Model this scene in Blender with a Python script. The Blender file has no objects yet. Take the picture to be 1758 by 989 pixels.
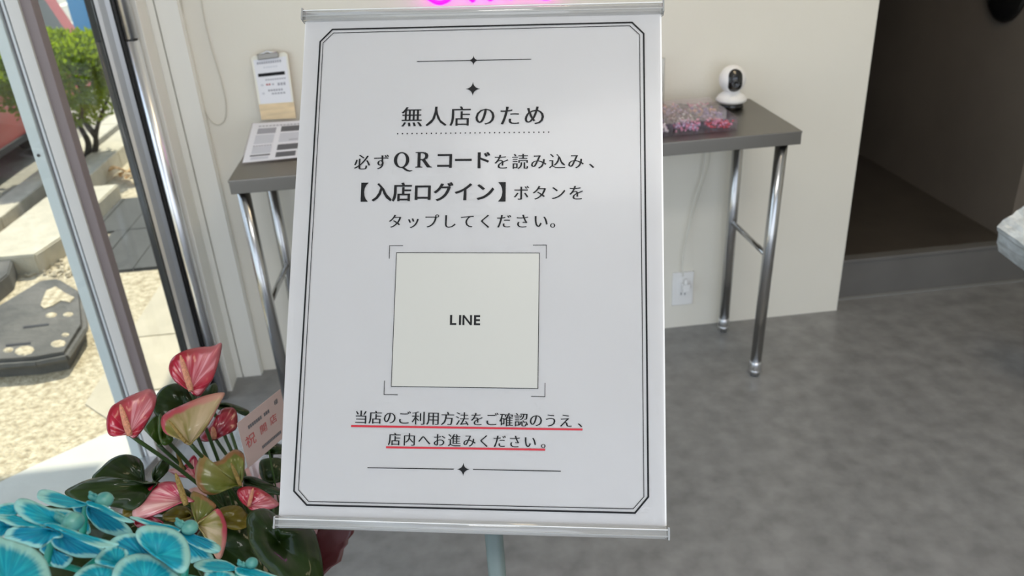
import bpy, bmesh, math, random
from mathutils import Vector as V, Matrix, noise as mnoise
random.seed(7)
SC = bpy.context.scene
COL = SC.collection
PI = math.pi
# ------------------------------------------------------------------ camera
PITCH, ROLL, YAW, F = 0.46050834, 0.06173695, 0.08399529, 1396.0
CAM = V((0, 0, 1.4))
fw = V((math.sin(YAW)*math.cos(PITCH), math.cos(YAW)*math.cos(PITCH), -math.sin(PITCH)))
rt = V((math.cos(YAW), -math.sin(YAW), 0)); dn = fw.cross(rt)
RT = rt*math.cos(ROLL) + dn*math.sin(ROLL); DN = dn*math.cos(ROLL) - rt*math.sin(ROLL)
cd = bpy.data.cameras.new('camera'); cam = bpy.data.objects.new('camera', cd); COL.objects.link(cam)
cam.matrix_world = Matrix(((RT.x, -DN.x, -fw.x, 0), (RT.y, -DN.y, -fw.y, 0), (RT.z, -DN.z, -fw.z, 1.4), (0, 0, 0, 1)))
cd.lens = 36*F/1758; cd.sensor_width = 36; cd.clip_start = .02; cd.clip_end = 200
cd.dof.use_dof = True; cd.dof.focus_distance = 0.85; cd.dof.aperture_fstop = 8.5
SC.camera = cam
def ray(x, y):
    return RT*((x-879)/F) + DN*((y-494.5)/F) + fw
def on(x, y, ax, val):
    r = ray(x, y); return CAM + r*((val-CAM[ax])/r[ax])
def at(x, y, d):
    return CAM + ray(x, y).normalized()*d
# ------------------------------------------------------------------ world, sun, lamps, exposure
W = bpy.data.worlds.new('world'); SC.world = W; W.use_nodes = True
wn = W.node_tree; bg = wn.nodes['Background']
tc = wn.nodes.new('ShaderNodeTexCoord'); sp = wn.nodes.new('ShaderNodeSeparateXYZ'); rp = wn.nodes.new('ShaderNodeValToRGB')
wn.links.new(tc.outputs['Generated'], sp.inputs[0]); wn.links.new(sp.outputs['Z'], rp.inputs[0]); wn.links.new(rp.outputs[0], bg.inputs[0])
rp.color_ramp.elements[0].color = (.80, .86, .94, 1); rp.color_ramp.elements[1].color = (.42, .57, .85, 1)
bg.inputs[1].default_value = 1.75
sd = bpy.data.lights.new('sun', 'SUN'); so = bpy.data.objects.new('sun', sd); COL.objects.link(so)
sd.energy = 4.8; sd.angle = math.radians(.6); sd.color = (1, .93, .80)
so.rotation_euler = V((.075, .80, 1)).to_track_quat('Z', 'Y').to_euler()
SC.view_settings.view_transform = 'Standard'; SC.view_settings.look = 'None'
SC.view_settings.gamma = 1; SC.view_settings.exposure = 0.38; SC.view_settings.use_curve_mapping = False
def area(name, loc, size, energy, col=(1, .96, .9), rot=(0, 0, 0)):
    l = bpy.data.lights.new(name, 'AREA'); l.shape = 'RECTANGLE'; l.size = size[0]; l.size_y = size[1]; l.energy = energy; l.color = col
    o = bpy.data.objects.new(name, l); COL.objects.link(o); o.location = loc; o.rotation_euler = rot
    return o
CEIL = 2.7
area('ceiling_lamp_light', (1.0, 1.35, CEIL-.06), (.5, 1.0), 8.0, (1, .80, .52))
area('ceiling_lamp_light', (0.2, -.3, CEIL-.06), (1.2, .4), 14, (1, .97, .93))
# ------------------------------------------------------------------ materials
MATS = {}
def mat(name, col, rough=.5, metal=0, coat=0, spec=.5, noise=0, nscale=8, ndetail=4, bump=0, bscale=40, emit=None, estr=0, col2=None, sss=0, alpha=1, transmission=0, coatrough=.05, stretch=None):
    if name in MATS: return MATS[name]
    m = bpy.data.materials.new(name); m.use_nodes = True; nt = m.node_tree; b = nt.nodes['Principled BSDF']
    b.inputs['Base Color'].default_value = (*col, 1); b.inputs['Roughness'].default_value = rough; b.inputs['Metallic'].default_value = metal
    b.inputs['Coat Weight'].default_value = coat; b.inputs['Coat Roughness'].default_value = coatrough
    b.inputs['Specular IOR Level'].default_value = spec; b.inputs['Transmission Weight'].default_value = transmission
    if emit: b.inputs['Emission Color'].default_value = (*emit, 1); b.inputs['Emission Strength'].default_value = estr
    if noise or bump:
        t = nt.nodes.new('ShaderNodeTexCoord'); mp = nt.nodes.new('ShaderNodeMapping'); nt.links.new(t.outputs['Object'], mp.inputs[0])
        if stretch: mp.inputs['Scale'].default_value = stretch
    if noise:
        n = nt.nodes.new('ShaderNodeTexNoise'); n.inputs['Scale'].default_value = nscale; n.inputs['Detail'].default_value = ndetail
        nt.links.new(mp.outputs[0], n.inputs['Vector'])
        r = nt.nodes.new('ShaderNodeValToRGB'); c2 = col2 or tuple(min(1, c*(1+noise)) for c in col)
        c1 = col if col2 else tuple(c*(1-noise) for c in col)
        r.color_ramp.elements[0].position = .32; r.color_ramp.elements[1].position = .68
        r.color_ramp.elements[0].color = (*c1, 1); r.color_ramp.elements[1].color = (*c2, 1)
        nt.links.new(n.outputs['Fac'], r.inputs[0]); nt.links.new(r.outputs[0], b.inputs['Base Color'])
    if bump:
        n2 = nt.nodes.new('ShaderNodeTexNoise'); n2.inputs['Scale'].default_value = bscale; n2.inputs['Detail'].default_value = 3
        nt.links.new(mp.outputs[0], n2.inputs['Vector'])
        bp = nt.nodes.new('ShaderNodeBump'); bp.inputs['Strength'].default_value = bump; bp.inputs['Distance'].default_value = .01
        nt.links.new(n2.outputs['Fac'], bp.inputs['Height']); nt.links.new(bp.outputs[0], b.inputs['Normal'])
        if coat: nt.links.new(bp.outputs[0], b.inputs['Coat Normal'])
    MATS[name] = m; return m
def clear_mat(name, tint=(1, 1, 1), refl=1.0, rough=.02, body=0.0, bodycol=(.8, .8, .8)):
    """a clear sheet or rod: transparent, glossy by Fresnel, a little milky body"""
    m = bpy.data.materials.new(name); m.use_nodes = True; nt = m.node_tree; nt.nodes.clear()
    out = nt.nodes.new('ShaderNodeOutputMaterial'); tr = nt.nodes.new('ShaderNodeBsdfTransparent'); gl = nt.nodes.new('ShaderNodeBsdfGlossy')
    tr.inputs[0].default_value = (*tint, 1); gl.inputs['Roughness'].default_value = rough; gl.inputs[0].default_value = (1, 1, 1, 1)
    ge = nt.nodes.new('ShaderNodeNewGeometry'); dt = nt.nodes.new('ShaderNodeVectorMath'); dt.operation = 'DOT_PRODUCT'   # Schlick, the same on both faces
    nt.links.new(ge.outputs['Incoming'], dt.inputs[0]); nt.links.new(ge.outputs['Normal'], dt.inputs[1])
    def mth(op, x, y=None):
        n = nt.nodes.new('ShaderNodeMath'); n.operation = op
        for i, v in enumerate((x, y)):
            if v is None: continue
            if isinstance(v, (int, float)): n.inputs[i].default_value = v
            else: nt.links.new(v, n.inputs[i])
        return n.outputs[0]
    pw = mth('POWER', mth('SUBTRACT', 1.0, mth('ABSOLUTE', dt.outputs['Value'])), 5.0)
    mu = nt.nodes.new('ShaderNodeMath'); mu.operation = 'MULTIPLY'; mu.inputs[1].default_value = refl; nt.links.new(mth('ADD', mth('MULTIPLY', pw, .96), .035), mu.inputs[0])
    mx = nt.nodes.new('ShaderNodeMixShader'); nt.links.new(mu.outputs[0], mx.inputs[0]); nt.links.new(gl.outputs[0], mx.inputs[2])
    if body:
        df = nt.nodes.new('ShaderNodeBsdfDiffuse'); df.inputs[0].default_value = (*bodycol, 1)
        m2 = nt.nodes.new('ShaderNodeMixShader'); m2.inputs[0].default_value = body
        nt.links.new(tr.outputs[0], m2.inputs[1]); nt.links.new(df.outputs[0], m2.inputs[2]); nt.links.new(m2.outputs[0], mx.inputs[1])
    else: nt.links.new(tr.outputs[0], mx.inputs[1])
    nt.links.new(mx.outputs[0], out.inputs[0]); return m
def veined(name, c_mid, c_edge, c_vein, edge=.12, vein=.5, rough=.4, sss=.0, spec=.5, nx=16, ny=1.2, coat=0, tip=None, mottled=.0, radial=True):
    """petal / leaf material on UV (u across 0..1, v base to tip): veins run base to tip, rim of its own colour"""
    m = bpy.data.materials.new(name); m.use_nodes = True; nt = m.node_tree; b = nt.nodes['Principled BSDF']
    L = nt.links.new
    uv = nt.nodes.new('ShaderNodeUVMap'); uv.uv_map = 'UVMap'; s = nt.nodes.new('ShaderNodeSeparateXYZ'); L(uv.outputs[0], s.inputs[0])
    mp = nt.nodes.new('ShaderNodeMapping'); mp.inputs['Scale'].default_value = (nx, ny, 1); L(uv.outputs[0], mp.inputs[0])
    oi = nt.nodes.new('ShaderNodeObjectInfo'); cb = nt.nodes.new('ShaderNodeCombineXYZ'); sc = nt.nodes.new('ShaderNodeMath'); sc.operation = 'MULTIPLY'; sc.inputs[1].default_value = 37
    L(oi.outputs['Random'], sc.inputs[0]); L(sc.outputs[0], cb.inputs[2]); L(cb.outputs[0], mp.inputs['Location'])
    n = nt.nodes.new('ShaderNodeTexNoise'); n.inputs['Scale'].default_value = 1; n.inputs['Detail'].default_value = 2.5; L(mp.outputs[0], n.inputs['Vector'])
    vr = nt.nodes.new('ShaderNodeValToRGB'); vr.color_ramp.elements[0].position = .46; vr.color_ramp.elements[1].position = .66
    vr.color_ramp.elements[0].color = (0, 0, 0, 1); vr.color_ramp.elements[1].color = (vein, vein, vein, 1); L(n.outputs['Fac'], vr.inputs[0])
    m1 = nt.nodes.new('ShaderNodeMix'); m1.data_type = 'RGBA'; m1.inputs['A'].default_value = (*c_mid, 1); m1.inputs['B'].default_value = (*c_vein, 1); L(vr.outputs[0], m1.inputs['Factor'])
    # distance to the rim: min(1-|2u-1|, 1-v)
    a1 = nt.nodes.new('ShaderNodeMath'); a1.operation = 'MULTIPLY_ADD'; a1.inputs[1].default_value = 2; a1.inputs[2].default_value = -1; L(s.outputs[0], a1.inputs[0])
    a2 = nt.nodes.new('ShaderNodeMath'); a2.operation = 'ABSOLUTE'; L(a1.outputs[0], a2.inputs[0])
    a3 = nt.nodes.new('ShaderNodeMath'); a3.operation = 'SUBTRACT'; a3.inputs[0].default_value = 1; L(a2.outputs[0], a3.inputs[1])
    a4 = nt.nodes.new('ShaderNodeMath'); a4.operation = 'SUBTRACT'; a4.inputs[0].default_value = 1; L(s.outputs[1], a4.inputs[1])
    a5 = nt.nodes.new('ShaderNodeMath'); a5.operation = 'MULTIPLY'; a5.inputs[1].default_value = 1.6; L(a4.outputs[0], a5.inputs[0])
    a6 = nt.nodes.new('ShaderNodeMath'); a6.operation = 'MINIMUM'; a6.inputs[0].default_value = 9; L(a4.outputs[0], a6.inputs[1])
    if not radial: L(a3.outputs[0], a6.inputs[0]); L(a5.outputs[0], a6.inputs[1])
    er = nt.nodes.new('ShaderNodeMapRange'); er.inputs['From Min'].default_value = edge*.3; er.inputs['From Max'].default_value = edge*2.2; er.inputs['To Min'].default_value = 1; er.inputs['To Max'].default_value = 0
    ad = nt.nodes.new('ShaderNodeMath'); ad.operation = 'MULTIPLY_ADD'; ad.inputs[1].default_value = -.22; L(n.outputs['Fac'], ad.inputs[0]); L(a6.outputs[0], ad.inputs[2])
    L(ad.outputs[0], er.inputs[0])
    m2 = nt.nodes.new('ShaderNodeMix'); m2.data_type = 'RGBA'; m2.inputs['B'].default_value = (*c_edge, 1); L(er.outputs[0], m2.inputs['Factor']); L(m1.outputs[2], m2.inputs['A'])
    outc = m2.outputs[2]
    if mottled:
        n3 = nt.nodes.new('ShaderNodeTexNoise'); n3.inputs['Scale'].default_value = 3; L(uv.outputs[0], n3.inputs['Vector'])
        m3 = nt.nodes.new('ShaderNodeMix'); m3.data_type = 'RGBA'; m3.blend_type = 'MULTIPLY'; m3.inputs['B'].default_value = (1-mottled, 1-mottled*.6, 1-mottled, 1)
        L(n3.outputs['Fac'], m3.inputs['Factor']); L(outc, m3.inputs['A']); outc = m3.outputs[2]
    if tip:   # centre band colour near the midrib
        tr = nt.nodes.new('ShaderNodeMapRange'); tr.inputs['From Min'].default_value = .05; tr.inputs['From Max'].default_value = .38; tr.inputs['To Min'].default_value = tip[1]; tr.inputs['To Max'].default_value = 0
        L(a2.outputs[0], tr.inputs[0]); m4 = nt.nodes.new('ShaderNodeMix'); m4.data_type = 'RGBA'; m4.inputs['B'].default_value = (*tip[0], 1)
        L(tr.outputs[0], m4.inputs['Factor']); L(outc, m4.inputs['A']); outc = m4.outputs[2]
    L(outc, b.inputs['Base Color']); b.inputs['Roughness'].default_value = rough; b.inputs['Specular IOR Level'].default_value = spec; b.inputs['Coat Weight'].default_value = coat
    bp = nt.nodes.new('ShaderNodeBump'); bp.inputs['Strength'].default_value = .25; bp.inputs['Distance'].default_value = .002; L(n.outputs['Fac'], bp.inputs['Height']); L(bp.outputs[0], b.inputs['Normal'])
    if sss:
        tl = nt.nodes.new('ShaderNodeBsdfTranslucent'); L(outc, tl.inputs[0]); ms = nt.nodes.new('ShaderNodeMixShader'); ms.inputs[0].default_value = sss
        L(b.outputs[0], ms.inputs[1]); L(tl.outputs[0], ms.inputs[2]); L(ms.outputs[0], nt.nodes['Material Output'].inputs[0])
    return m
M = dict(
 wall=mat('painted_wall', (.78, .745, .655), .75, noise=.015, nscale=3, bump=.04, bscale=120),
 panel=mat('cream_panel', (.86, .85, .79), .5, noise=.01, nscale=2),
 ceiling=mat('ceiling_paint', (.8, .8, .78), .9),
 floor=mat('floor_concrete', (.195, .194, .193), .32, noise=.2, nscale=17, ndetail=12, bump=.03, bscale=60, col2=(.28, .279, .277)),
 dim=mat('recess_shade_wall', (.15, .125, .10), .85, noise=.12, nscale=2),  # recess shade put into the colour, far darker than the room wall
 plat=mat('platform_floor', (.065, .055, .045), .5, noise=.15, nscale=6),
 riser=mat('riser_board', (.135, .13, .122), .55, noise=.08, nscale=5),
 steel=mat('brushed_steel', (.235, .22, .195), .34, metal=1, noise=.06, nscale=2),
 steelleg=mat('polished_pipe', (.50, .50, .50), .20, metal=1),
 chrome=mat('chrome', (.82, .83, .85), .28, metal=1),
 alu=mat('anodised_frame', (.66, .67, .68), .35, metal=1),
 alupale=mat('pale_coated_frame', (.62, .66, .67), .45),
 alupale2=mat('pale_grey_frame', (.60, .60, .575), .5),
 mauve=mat('brown_grey_shade_frame', (.24, .20, .20), .5),  # shade of the post's side face put into this brown-grey
 black=mat('black_rubber', (.012, .012, .012), .45),
 ink=mat('black_ink', (.008, .008, .009), .5, spec=.2),
 redink=mat('red_ink', (.50, .015, .03), .35),
 paper=mat('poster_paper', (.79, .778, .772), .35, coat=.35, bump=.12, bscale=5, coatrough=.12),
 paperw=mat('white_paper', (.80, .80, .84), .6),
 panelprint=mat('pale_beige_print', (.49, .48, .435), .35, coat=.35, coatrough=.12),
 pole=mat('sage_grey_pole', (.14, .18, .17), .38, noise=.04, nscale=12),
 white=mat('white_plastic', (.85, .84, .82), .3),
 wood=mat('pale_wood', (.75, .58, .36), .5, noise=.15, nscale=14, stretch=(1, 1, 6)),
 woodd=mat('brown_wood', (.30, .13, .06), .5, noise=.2, nscale=14),
 cord=mat('cream_cord', (.74, .72, .64), .5),
 glossblack=mat('gloss_black', (.008, .008, .008), .12, coat=.5),
 darkgrey=mat('print_grey', (.12, .12, .13), .6), midgrey=mat('print_midgrey', (.36, .36, .40), .6), lightgrey=mat('print_lightgrey', (.60, .61, .66), .6),
 neon=mat('magenta_neon', (.9, .0, .8), .4, emit=(1, .0, .85), estr=3.2),
 stem=mat('green_stem', (.028, .06, .012), .45, noise=.3, nscale=30),
 soil=mat('dark_soil', (.02, .015, .01), .9, noise=.4, nscale=40, bump=.6, bscale=60),
 wrapred=mat('dark_red_wrap', (.075, .010, .012), .35, coat=.25, noise=.3, nscale=6),
 wrappink=mat('pink_wrap_paper', (.55, .33, .32), .6, noise=.08, nscale=6),
 cardpink=mat('pink_card', (.44, .33, .30), .6),
 cardred=mat('red_print', (.42, .07, .07), .6),
)
M['glass'] = clear_mat('window_glass', (.93, .96, .95), 1.0)
M['acryl'] = clear_mat('clear_acrylic', (.88, .88, .87), 1.6, .06, .26, (.62, .62, .60))
M['acrylbox'] = clear_mat('clear_box_plastic', (.96, .94, .96), .7, .06, .03, (.78, .70, .74))
M['bag'] = mat('frosted_plastic', (.55, .60, .62), .35, noise=.25, nscale=25, coat=.4, bump=.5, bscale=30)
# ------------------------------------------------------------------ mesh helpers
def tag(o, label=None, cat=None, group=None, kind=None):
    if label: o['label'] = label
    if cat: o['category'] = cat
    if group: o['group'] = group
    if kind: o['kind'] = kind
    return o
def thing(name, loc, label, cat, group=None):
    o = bpy.data.objects.new(name, None); COL.objects.link(o); o.location = loc; o.empty_display_size = .05
    return tag(o, label, cat, group)
WM = {}
def link(name, me, m, parent=None, smooth=False):
    """mesh given in world coordinates; parents here only carry a translation"""
    o = bpy.data.objects.new(name, me); COL.objects.link(o)
    if m: me.materials.append(m)
    if smooth:
        for p in me.polygons: p.use_smooth = True
    if parent:
        off = V((0, 0, 0)); q = parent
        while q: off += q.location; q = q.parent
        for v in me.vertices: v.co -= off
        o.parent = parent
    else:   # origin to the middle of the base
        xs = [v.co for v in me.vertices]
        c = V(((min(p.x for p in xs)+max(p.x for p in xs))/2, (min(p.y for p in xs)+max(p.y for p in xs))/2, min(p.z for p in xs)))
        for v in me.vertices: v.co -= c
        o.location = c
    return o
def obj(name, bm, m, parent=None, smooth=False):
    bmesh.ops.recalc_face_normals(bm, faces=bm.faces[:])
    me = bpy.data.meshes.new(name); bm.to_mesh(me); bm.free(); return link(name, me, m, parent, smooth)
def B(): return bmesh.new()
def frame(X, Z=None):
    X = X.normalized(); Z = (Z or V((0, 0, 1))); Y = Z.cross(X)
    if Y.length < 1e-5: Y = V((0, 1, 0)).cross(X)
    Y.normalize(); Z = X.cross(Y); return Matrix((X, Y, Z)).transposed()
def box(bm, c, s, R=None, bev=0):
    """c centre, s full sizes, R 3x3"""
    R = R or Matrix.Identity(3); c = V(c)
    ret = bmesh.ops.create_cube(bm, size=1, matrix=Matrix.Translation(c) @ R.to_4x4() @ Matrix.Diagonal((*s, 1)))
    if bev:
        es = list({e for v in ret['verts'] for e in v.link_edges})
        bmesh.ops.bevel(bm, geom=es, offset=bev, segments=2, affect='EDGES', profile=.6)
    return bm
def bb(bm, x0, x1, y0, y1, z0, z1, bev=0):
    return box(bm, ((x0+x1)/2, (y0+y1)/2, (z0+z1)/2), (x1-x0, y1-y0, z1-z0), None, bev)
def tube(bm, pts, r, n=12, cap=True):
    pts = [V(p) for p in pts]; rs = r if isinstance(r, (list, tuple)) else [r]*len(pts)
    rings = []; up = V((0, 0, 1)); prev = None
    for i, p in enumerate(pts):
        d = (pts[min(i+1, len(pts)-1)] - pts[max(i-1, 0)]).normalized()
        if prev is None:
            a = d.cross(up); a = d.cross(V((1, 0, 0))) if a.length < .05 else a
        else: a = prev - d*prev.dot(d)
        a.normalize(); prev = a; b = d.cross(a)
        rings.append([bm.verts.new(p + (a*math.cos(t*2*PI/n) + b*math.sin(t*2*PI/n))*rs[i]) for t in range(n)])
    for k in range(len(rings)-1):
        for t in range(n): bm.faces.new((rings[k][t], rings[k][(t+1) % n], rings[k+1][(t+1) % n], rings[k+1][t]))
    if cap: bm.faces.new(rings[0][::-1]); bm.faces.new(rings[-1])
    return bm
def lathe(bm, prof, c, n=32, ax=None, sq=(1, 1)):
    """prof [(r, h)] about axis ax at c"""
    c = V(c); ax = (ax or V((0, 0, 1))).normalized(); a = ax.orthogonal().normalized(); b = ax.cross(a); rings = []
    for r, h in prof:
        if r < 1e-6: rings.append([bm.verts.new(c+ax*h)])
        else: rings.append([bm.verts.new(c+ax*h+(a*math.cos(t*2*PI/n)*sq[0]+b*math.sin(t*2*PI/n)*sq[1])*r) for t in range(n)])
    for k in range(len(rings)-1):
        A, C = rings[k], rings[k+1]
        for t in range(n):
            u = (t+1) % n
            if len(A) == 1 and len(C) == 1: continue
            if len(A) == 1: bm.faces.new((A[0], C[u], C[t]))
            elif len(C) == 1: bm.faces.new((A[t], A[u], C[0]))
            else: bm.faces.new((A[t], A[u], C[u], C[t]))
    return bm
def prism(bm, pts, vec):
    """polygon pts (world) extruded by vec"""
    a = [bm.verts.new(V(p)) for p in pts]; b = [bm.verts.new(V(p)+V(vec)) for p in pts]; n = len(pts)
    bm.faces.new(a); bm.faces.new(b[::-1])
    for i in range(n): bm.faces.new((a[i], a[(i+1) % n], b[(i+1) % n], b[i]))
    return bm
def smoothpath(pts, k=6):
    pts = [V(p) for p in pts]; out = []
    for i in range(len(pts)-1):
        p0 = pts[max(i-1, 0)]; p1 = pts[i]; p2 = pts[i+1]; p3 = pts[min(i+2, len(pts)-1)]
        for j in range(k):
            t = j/k; out.append(.5*((2*p1)+(p2-p0)*t+(2*p0-5*p1+4*p2-p3)*t*t+(3*p1-p0-3*p2+p3)*t**3))
    return out+[pts[-1]]
def struct(o, label=None): o['kind'] = 'structure'; return o
# ================================================================== THE SETTING
WY = 2.385
struct(obj('floor', bb(B(), -.80, 3.25, -1.6, 2.50, -.12, 0), M['floor']))
# floor follows the slanted glass front: a wedge out to the threshold
struct(obj('threshold', prism(B(), [(-.80, 2.36, -.12), (-.80, -1.6, -.12), (-2.2, -1.6, -.12), (-.93, 2.02, -.12), (-.84, 2.36, -.12)], (0, 0, .119)), M['floor']))
struct(obj('wall_back', bb(B(), -.80, 1.336, WY, WY+.09, -.02, CEIL), M['wall']))
struct(obj('wall_right', bb(B(), 3.2, 3.3, -1.6, 2.6, -.02, CEIL), M['wall']))
struct(obj('ceiling', bb(B(), -2.3, 3.3, -1.6, 2.6, CEIL, CEIL+.12), M['ceiling']))
p = struct(obj('wall_front', bb(B(), 2.3, 3.3, -1.7, -1.6, -.02, CEIL), M['wall']))
struct(obj('wall_front_header', bb(B(), -2.3, 2.3, -1.7, -1.6, 2.45, CEIL), M['wall']))
# panelled strip of wall beside the glass: two proud boards with a groove
q = struct(obj('trim_1', bb(B(), -.802, -.643, WY-.018, WY-.001, -.001, CEIL-.01), M['panel']))
for x0, x1 in ((-.800, -.7065), (-.7025, -.645)):
    obj('board', bb(B(), x0, x1, WY-.030, WY-.017, -.001, CEIL-.01, .0015), M['panel'], q)
# ---- raised recess on the right
PZ = .154
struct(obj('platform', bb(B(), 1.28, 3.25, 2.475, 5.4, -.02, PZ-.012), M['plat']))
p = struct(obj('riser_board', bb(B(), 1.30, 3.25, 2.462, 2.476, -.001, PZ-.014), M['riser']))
obj('nosing', bb(B(), 1.30, 3.25, 2.458, 2.50, PZ-.014, PZ, .003), M['riser'], p)
obj('floor_joint', bb(B(), 1.34, 3.25, 2.452, 2.463, 0, .006), mat('joint_strip', (.22, .22, .21), .6), p)
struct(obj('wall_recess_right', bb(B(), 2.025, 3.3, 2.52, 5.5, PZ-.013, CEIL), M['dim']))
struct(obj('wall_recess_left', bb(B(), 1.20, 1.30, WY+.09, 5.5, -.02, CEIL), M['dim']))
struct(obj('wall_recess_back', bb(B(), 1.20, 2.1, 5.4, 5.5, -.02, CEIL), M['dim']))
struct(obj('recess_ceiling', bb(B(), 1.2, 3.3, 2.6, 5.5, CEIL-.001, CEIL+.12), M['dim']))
struct(obj('recess_header', bb(B(), 1.336, 3.2, WY+.0, WY+.09, 2.05, CEIL), M['wall']))
# ---- glass shop front: slanting plane through column and white post
A0 = V((-.79, 2.25, 0)); A1 = V((-.885, 1.95, 0)); FD = (A1-A0).normalized(); FR = frame(FD)   # local x runs along the front towards the camera
NR = FR @ V((0, 1, 0))
win = struct(bpy.data.objects.new('window_1', None)); COL.objects.link(win); win.location = A0
def fp(s, off, z): return A0 + FD*s + NR*off + V((0, 0, z))
L0 = (A1-A0).length
def fbox(s0, s1, o0, o1, z0, z1, bev=0):
    return box(B(), fp((s0+s1)/2, (o0+o1)/2, (z0+z1)/2), (s1-s0, o1-o0, z1-z0), FR, bev)
# which side of the front is the room
side = 1 if (fp(0, 1, 0)-A0).dot(V((1, 0, 0))) > 0 else -1
def fb(name, s0, s1, o0, o1, z0, z1, m, bev=0, parent=win):
    a, b = sorted((o0*side, o1*side)); return obj(name, fbox(s0, s1, a, b, z0, z1, bev), m, parent)
obj('pane', fbox(.05, L0-.03, -.002, .002, .03, 2.45), M['glass'], win)
obj('pane', fbox(L0+.03, 3.9, -.002, .002, .03, 2.45), M['glass'], win)
fb('head_frame', 0, 3.9, -.03, .03, 2.45, CEIL, M['alu'])
fb('floor_track', .04, 3.9, -.022, .022, -.001, .018, M['alu'])
# jamb column by the wall (vertical profiles from left to right as seen)
def vbox(name, x0, x1, y0, y1, m, bev=.002, z1=CEIL-.01):
    return obj(name, bb(B(), x0, x1, y0, y1, -.001, z1, bev), m, win)
vbox('gasket', -.834, -.812, 2.232, 2.29, M['black'], .004)
vbox('jamb_profile', -.812, -.768, 2.225, 2.33, mat('jamb_metal', (.36, .36, .36), .38, metal=1), .014)
vbox('jamb_backing', -.772, -.724, 2.275, 2.354, M['panel'], .002)
obj('gasket', tube(B(), [(-.7655, 2.236, 0), (-.7655, 2.236, CEIL-.02)], .006, 10), M['black'], win, True)
obj('guard_pole', tube(B(), [(-.745, 2.242, 0), (-.745, 2.242, 1.095)], .0165, 24), M['chrome'], win, True)
obj('pole_collar', tube(B(), [(-.745, 2.242, 1.095), (-.745, 2.242, 1.101)], .0135, 24), M['black'], win, True)
obj('guard_pole', tube(B(), [(-.745, 2.242, 1.101), (-.745, 2.242, CEIL-.02)], .0165, 24), M['chrome'], win, True)
# white post (profiles stand on the y = 1.95 section of the front)
def pbox(name, x0, x1, y0, y1, m, bev=.0015): return obj(name, bb(B(), x0, x1, y0, y1, -.001, 2.46, bev), m, win)
pbox('post_face', -.931, -.906, 1.945, 1.985, M['alupale'])
pbox('post_groove', -.907, -.886, 1.962, 1.985, M['mauve'], 0)
pbox('post_bead', -.900, -.8945, 1.952, 1.970, M['alupale'], .001)
pbox('post_face', -.888, -.861, 1.945, 1.985, M['alupale2'])
pbox('outer_stop', -.862, -.838, 1.953, 1.990, M['mauve'])
obj('screw', lathe(B(), [(0, .002), (.003, .0015), (.004, 0)], on(66, 267, 1, 1.944), 12, V((0, -1, 0))), M['black'], win)
# ================================================================== OUTSIDE GROUND
M['pave'] = mat('gravelly_concrete', (.36, .29, .18), .9, noise=.3, nscale=45, ndetail=7, bump=1.0, bscale=110, col2=(.72, .62, .44))
M['smoothc'] = mat('smooth_concrete', (.50, .44, .33), .85, noise=.08, nscale=8, bump=.1, bscale=60)
M['apron'] = mat('apron_concrete', (.58, .56, .50), .8, noise=.06, nscale=5, bump=.1, bscale=60)
M['asphalt'] = mat('road_asphalt', (.30, .275, .22), .9, noise=.12, nscale=30, bump=.4, bscale=90)
M['slab'] = mat('pale_curb_stone', (.52, .47, .36), .85, noise=.1, nscale=14, bump=.3, bscale=60)
M['iron'] = mat('weathered_cover', (.06, .058, .052), .8, noise=.3, nscale=9, ndetail=8, bump=.4, bscale=50, col2=(.13, .12, .105))
M['tile'] = mat('shaded_paving', (.045, .045, .042), .8, noise=.15, nscale=6, bump=.2, bscale=30)
M['line'] = mat('road_line', (.75, .70, .52), .8, noise=.06, nscale=20)
struct(obj('pavement', bb(B(), -2.06, -.80, 2.70, 30, -.15, -.006), M['pave']))
struct(obj('pavement', bb(B(), -4.0, -.80, -4, 2.70, -.16, -.007), M['pave']))
struct(obj('road', bb(B(), -16, -2.06, -4, 40, -.20, -.012), M['asphalt']))
struct(obj('street_edge', bb(B(), -.80, 14, 5.6, 40, -.20, -.013), M['asphalt']))
# smooth slabs at the door
ap = [on(0, 826, 2, 0), on(60, 797, 2, 0), on(192, 738, 2, 0), V((-.985, 2.33, 0)), V((-.82, 2.33, 0)), V((-.93, 1.9, 0)), V((-1.0, 1.2, 0)), V((-1.9, 1.2, 0))]
struct(obj('apron_slab', prism(B(), [(p.x, p.y, -.05) for p in ap], (0, 0, .0475)), M['apron']))
struct(obj('door_slab', prism(B(), [(-1.19, 2.30, -.05), (-1.19, 2.715, -.05), (-.82, 2.715, -.05), (-.82, 2.345, -.05), (-.99, 2.345, -.05), (-1.06, 2.17, -.05)], (0, 0, .0465)), M['smoothc']))
struct(obj('door_slab', bb(B(), -1.19, -.82, 2.725, 3.34, -.05, -.003), M['smoothc']))
def stuffbits(name, m, pts, label, rmin, rmax, flat=.5):
    bm = B()
    for p in pts:
        r = random.uniform(rmin, rmax)
        bmesh.ops.create_icosphere(bm, subdivisions=1, radius=r, matrix=Matrix.Translation(p) @ Matrix.Rotation(random.random()*6, 4, 'Z') @ Matrix.Diagonal((random.uniform(.7, 1.3), 1, flat, 1)))
    o = obj(name, bm, m); return tag(o, label, 'gravel', kind='stuff')
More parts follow.
